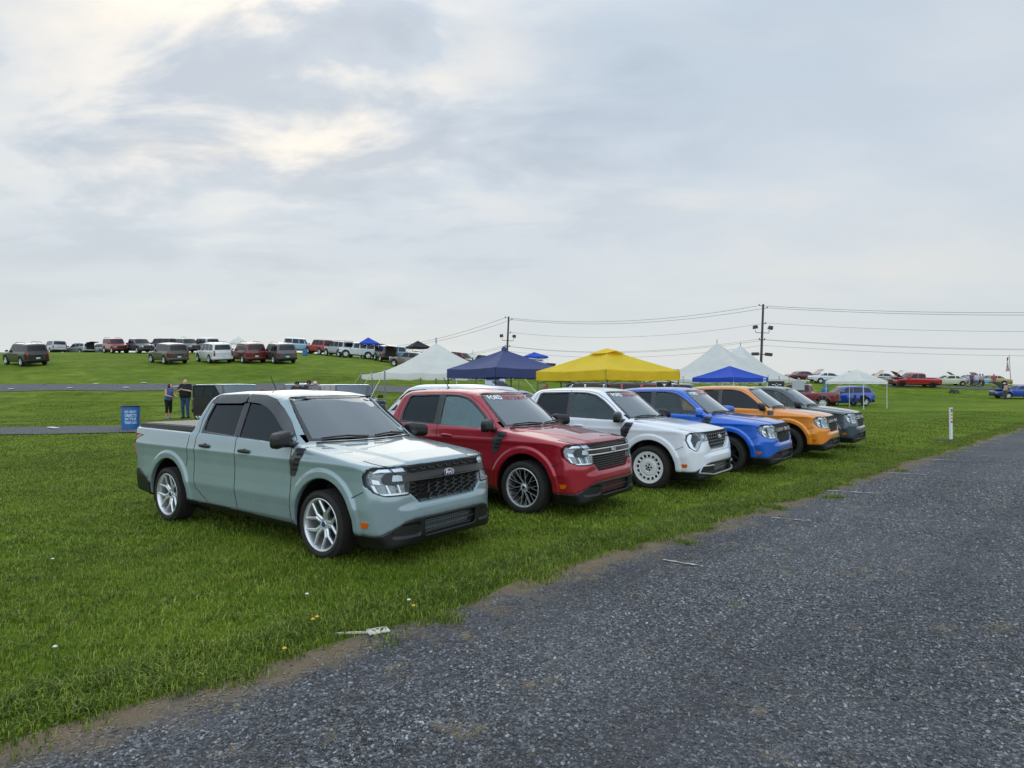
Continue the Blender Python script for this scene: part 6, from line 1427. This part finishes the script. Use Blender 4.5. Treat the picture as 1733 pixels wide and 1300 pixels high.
def make_people():
    tank = mat('cloth_tank_print', '46618c', .85, var=.45, vs=22)
    person('woman in a patterned blue tank top and black cropped trousers, holding a phone', place(285, 29.2), R(-20), 1.62, 1.05, tank, '0f1012', '2e1a16', 'c89078', [((.10, -.24, 1.16), (.36, -.17, 1.10)), ((.12, .22, 1.16), (.38, .10, 1.12))], lean=.14, shorts=None, sleeve=0, longhair=True, res=.013, shoes='8c7f78')
    x, y, z = place(285, 29.2); c, s = math.cos(R(-20)), math.sin(R(-20)); k = 1.62 / 1.76
    tag(MB().box((0, 0, 0), (.13, .07, .012)).obj('mobile_phone', mat('phone_black', '15171a', .2), None, loc=(x + c * .45 * k + s * .14 * k, y + s * .45 * k - c * .14 * k, z + 1.115 * k), rot=(0, .1, R(-20))), 'small dark mobile phone held in the hand of the woman', 'phone')
    person('bald bearded man in a black t-shirt and blue jeans beside the black vehicle', place(314, 29.4), R(-95), 1.84, 1.3, '101114', '2f4668', '8f8078', 'c99a84', [((.10, -.30, 1.20), (.27, -.06, 1.27)), ((.10, .30, 1.20), (.27, .06, 1.25))], sleeve=.6, bald=True, res=.013)
    ht = mat('cloth_blue_print', '3b8fb5', .85, var=.4, vs=20)
    person('man in a light blue print shirt and dark shorts left of the small white canopy', place(1397, 50), R(100), 1.80, 1.15, ht, '1c2533', '8c8c88', 'b98a70', [((.1, -.27, 1.18), (.30, -.16, 1.2)), ((.1, .27, 1.18), (.30, .16, 1.2))], shorts=True, sleeve=.7, cap='5f87a0', res=.018)
    person('grey-haired man seen head and shoulders beneath the yellow canopy', place(921, 21.0), R(-10), 1.80, 1.1, '3a4048', '2c3038', 'a8a49c', 'c08468', res=.016)
    person('man in a brown cap behind the white pickup beneath the yellow canopy', place(1027, 22.5), R(80), 1.76, 1.05, '4c2a20', '2c3038', '2e2018', 'b07a60', cap='4a2c1c', res=.018)
    person('man in a dark cap left of the blue barrel behind the nearest pickup', place(503, 26), R(-90), 1.74, 1., '2a2c30', '2c3038', '1c1816', 'b98a70', cap='141517', res=.018)
    person('man in a pale pink cap right of the blue barrel behind the nearest pickup', place(533, 26.5), R(-70), 1.75, 1., '6f7480', '2c3038', '3c302a', 'c08e78', cap='c3a8a4', res=.018)
    person('man in a dark cap between the barrel and the pink-capped man', place(523, 27.2), R(-110), 1.80, 1., '2a2c30', '2c3038', '1c1816', 'b98a70', cap='1a1b1f', res=.018)
    gc = 'spectators standing among the classic cars at right'
    P_ = [(1638, 'c0b0b8', '6a5f58', 'white-shirted person at the left end of the group of spectators'), (1644, '5b4a7c', '3a3f4c', 'person in a purple shirt, second of the group of spectators'), (1647.5, '3c3550', '4b4a48', 'tallest person in a dark top in the group of spectators'), (1653, 'b8bcc6', '5b6676', 'person in a pale grey shirt in the middle of the spectators'), (1658.5, '8a90a0', '2c3038', 'person in a blue-grey shirt right of the pale grey one'), (1663.5, 'a9a4ac', '3a3f4c', 'person in a lilac grey shirt near the right of the group'), (1682, '8c4a58', '8c5a52', 'person in a dull red shirt standing alone right of the group')]
    for i, (px, sh, lg, lab) in enumerate(P_): person(lab, place(px, 80 + (i % 3) * 1.1), R(-90 + 50 * ((i * 37) % 5 - 2)), 1.68 + .04 * ((i * 3) % 5), 1.0 + .08 * (i % 3), sh, lg, '3a2c22' if i % 2 else '8c7c68', 'b98a70', shorts=(i % 2 == 0), res=.03, group=gc)
    person('person in a red shirt leaning by the raised bonnets of the white sedan', place(1437, 81), R(-60), 1.72, 1., '8c3a3c', '3a3f4c', '3a2c22', 'b98a70', res=.03, group=gc)
    person('person in dark clothes beside the raised bonnets of the white sedan', place(1442, 81.5), R(-120), 1.76, 1., '23252c', '2c3038', '1c1816', 'b98a70', res=.03, group=gc)
    person('shirtless-armed person in a tan top bending at the front of the bright blue muscle car', place(1701, 66.5), R(20), 1.70, 1., 'a08468', '5c4c40', '2e2018', 'b07a60', lean=.4, arms=[((.35, -.25, 1.10), (.52, -.15, .95)), ((.35, .25, 1.10), (.52, .15, .95))], res=.024)
    # push cart left on the grass
    x, y, z = place(1615, 74); T = thing('folded_wagon', 'small black folded cart lying on the grass right of the red pickup', 'cart', (x, y, z), R(20)); q = MB(); q.box((0, 0, .28), (.9, .5, .28), tap=.8); q.obj('cart_bag', BLK, T)
    MB().tube([(-.4, 0, .3), (-.75, 0, .75), (-.9, 0, .78)], .02, 6).obj('handle', DKT, T)
    for a in (-.32, .32):
        for b in (-.25, .25): MB().lathe([(0, -.02), (.13, -.02), (.13, .02), (0, .02)], 16, 'Y', (a, b, .13)).obj('wheel', BLK, T)
import time; _t = time.time()
make_setting(); print('setting', time.time() - _t)
make_trucks(); print('trucks', time.time() - _t)
make_canopies(); make_poles(); make_small(); make_lane_marks(); print('small', time.time() - _t)
make_cars(); print('cars', time.time() - _t)
make_people(); print('people', time.time() - _t)
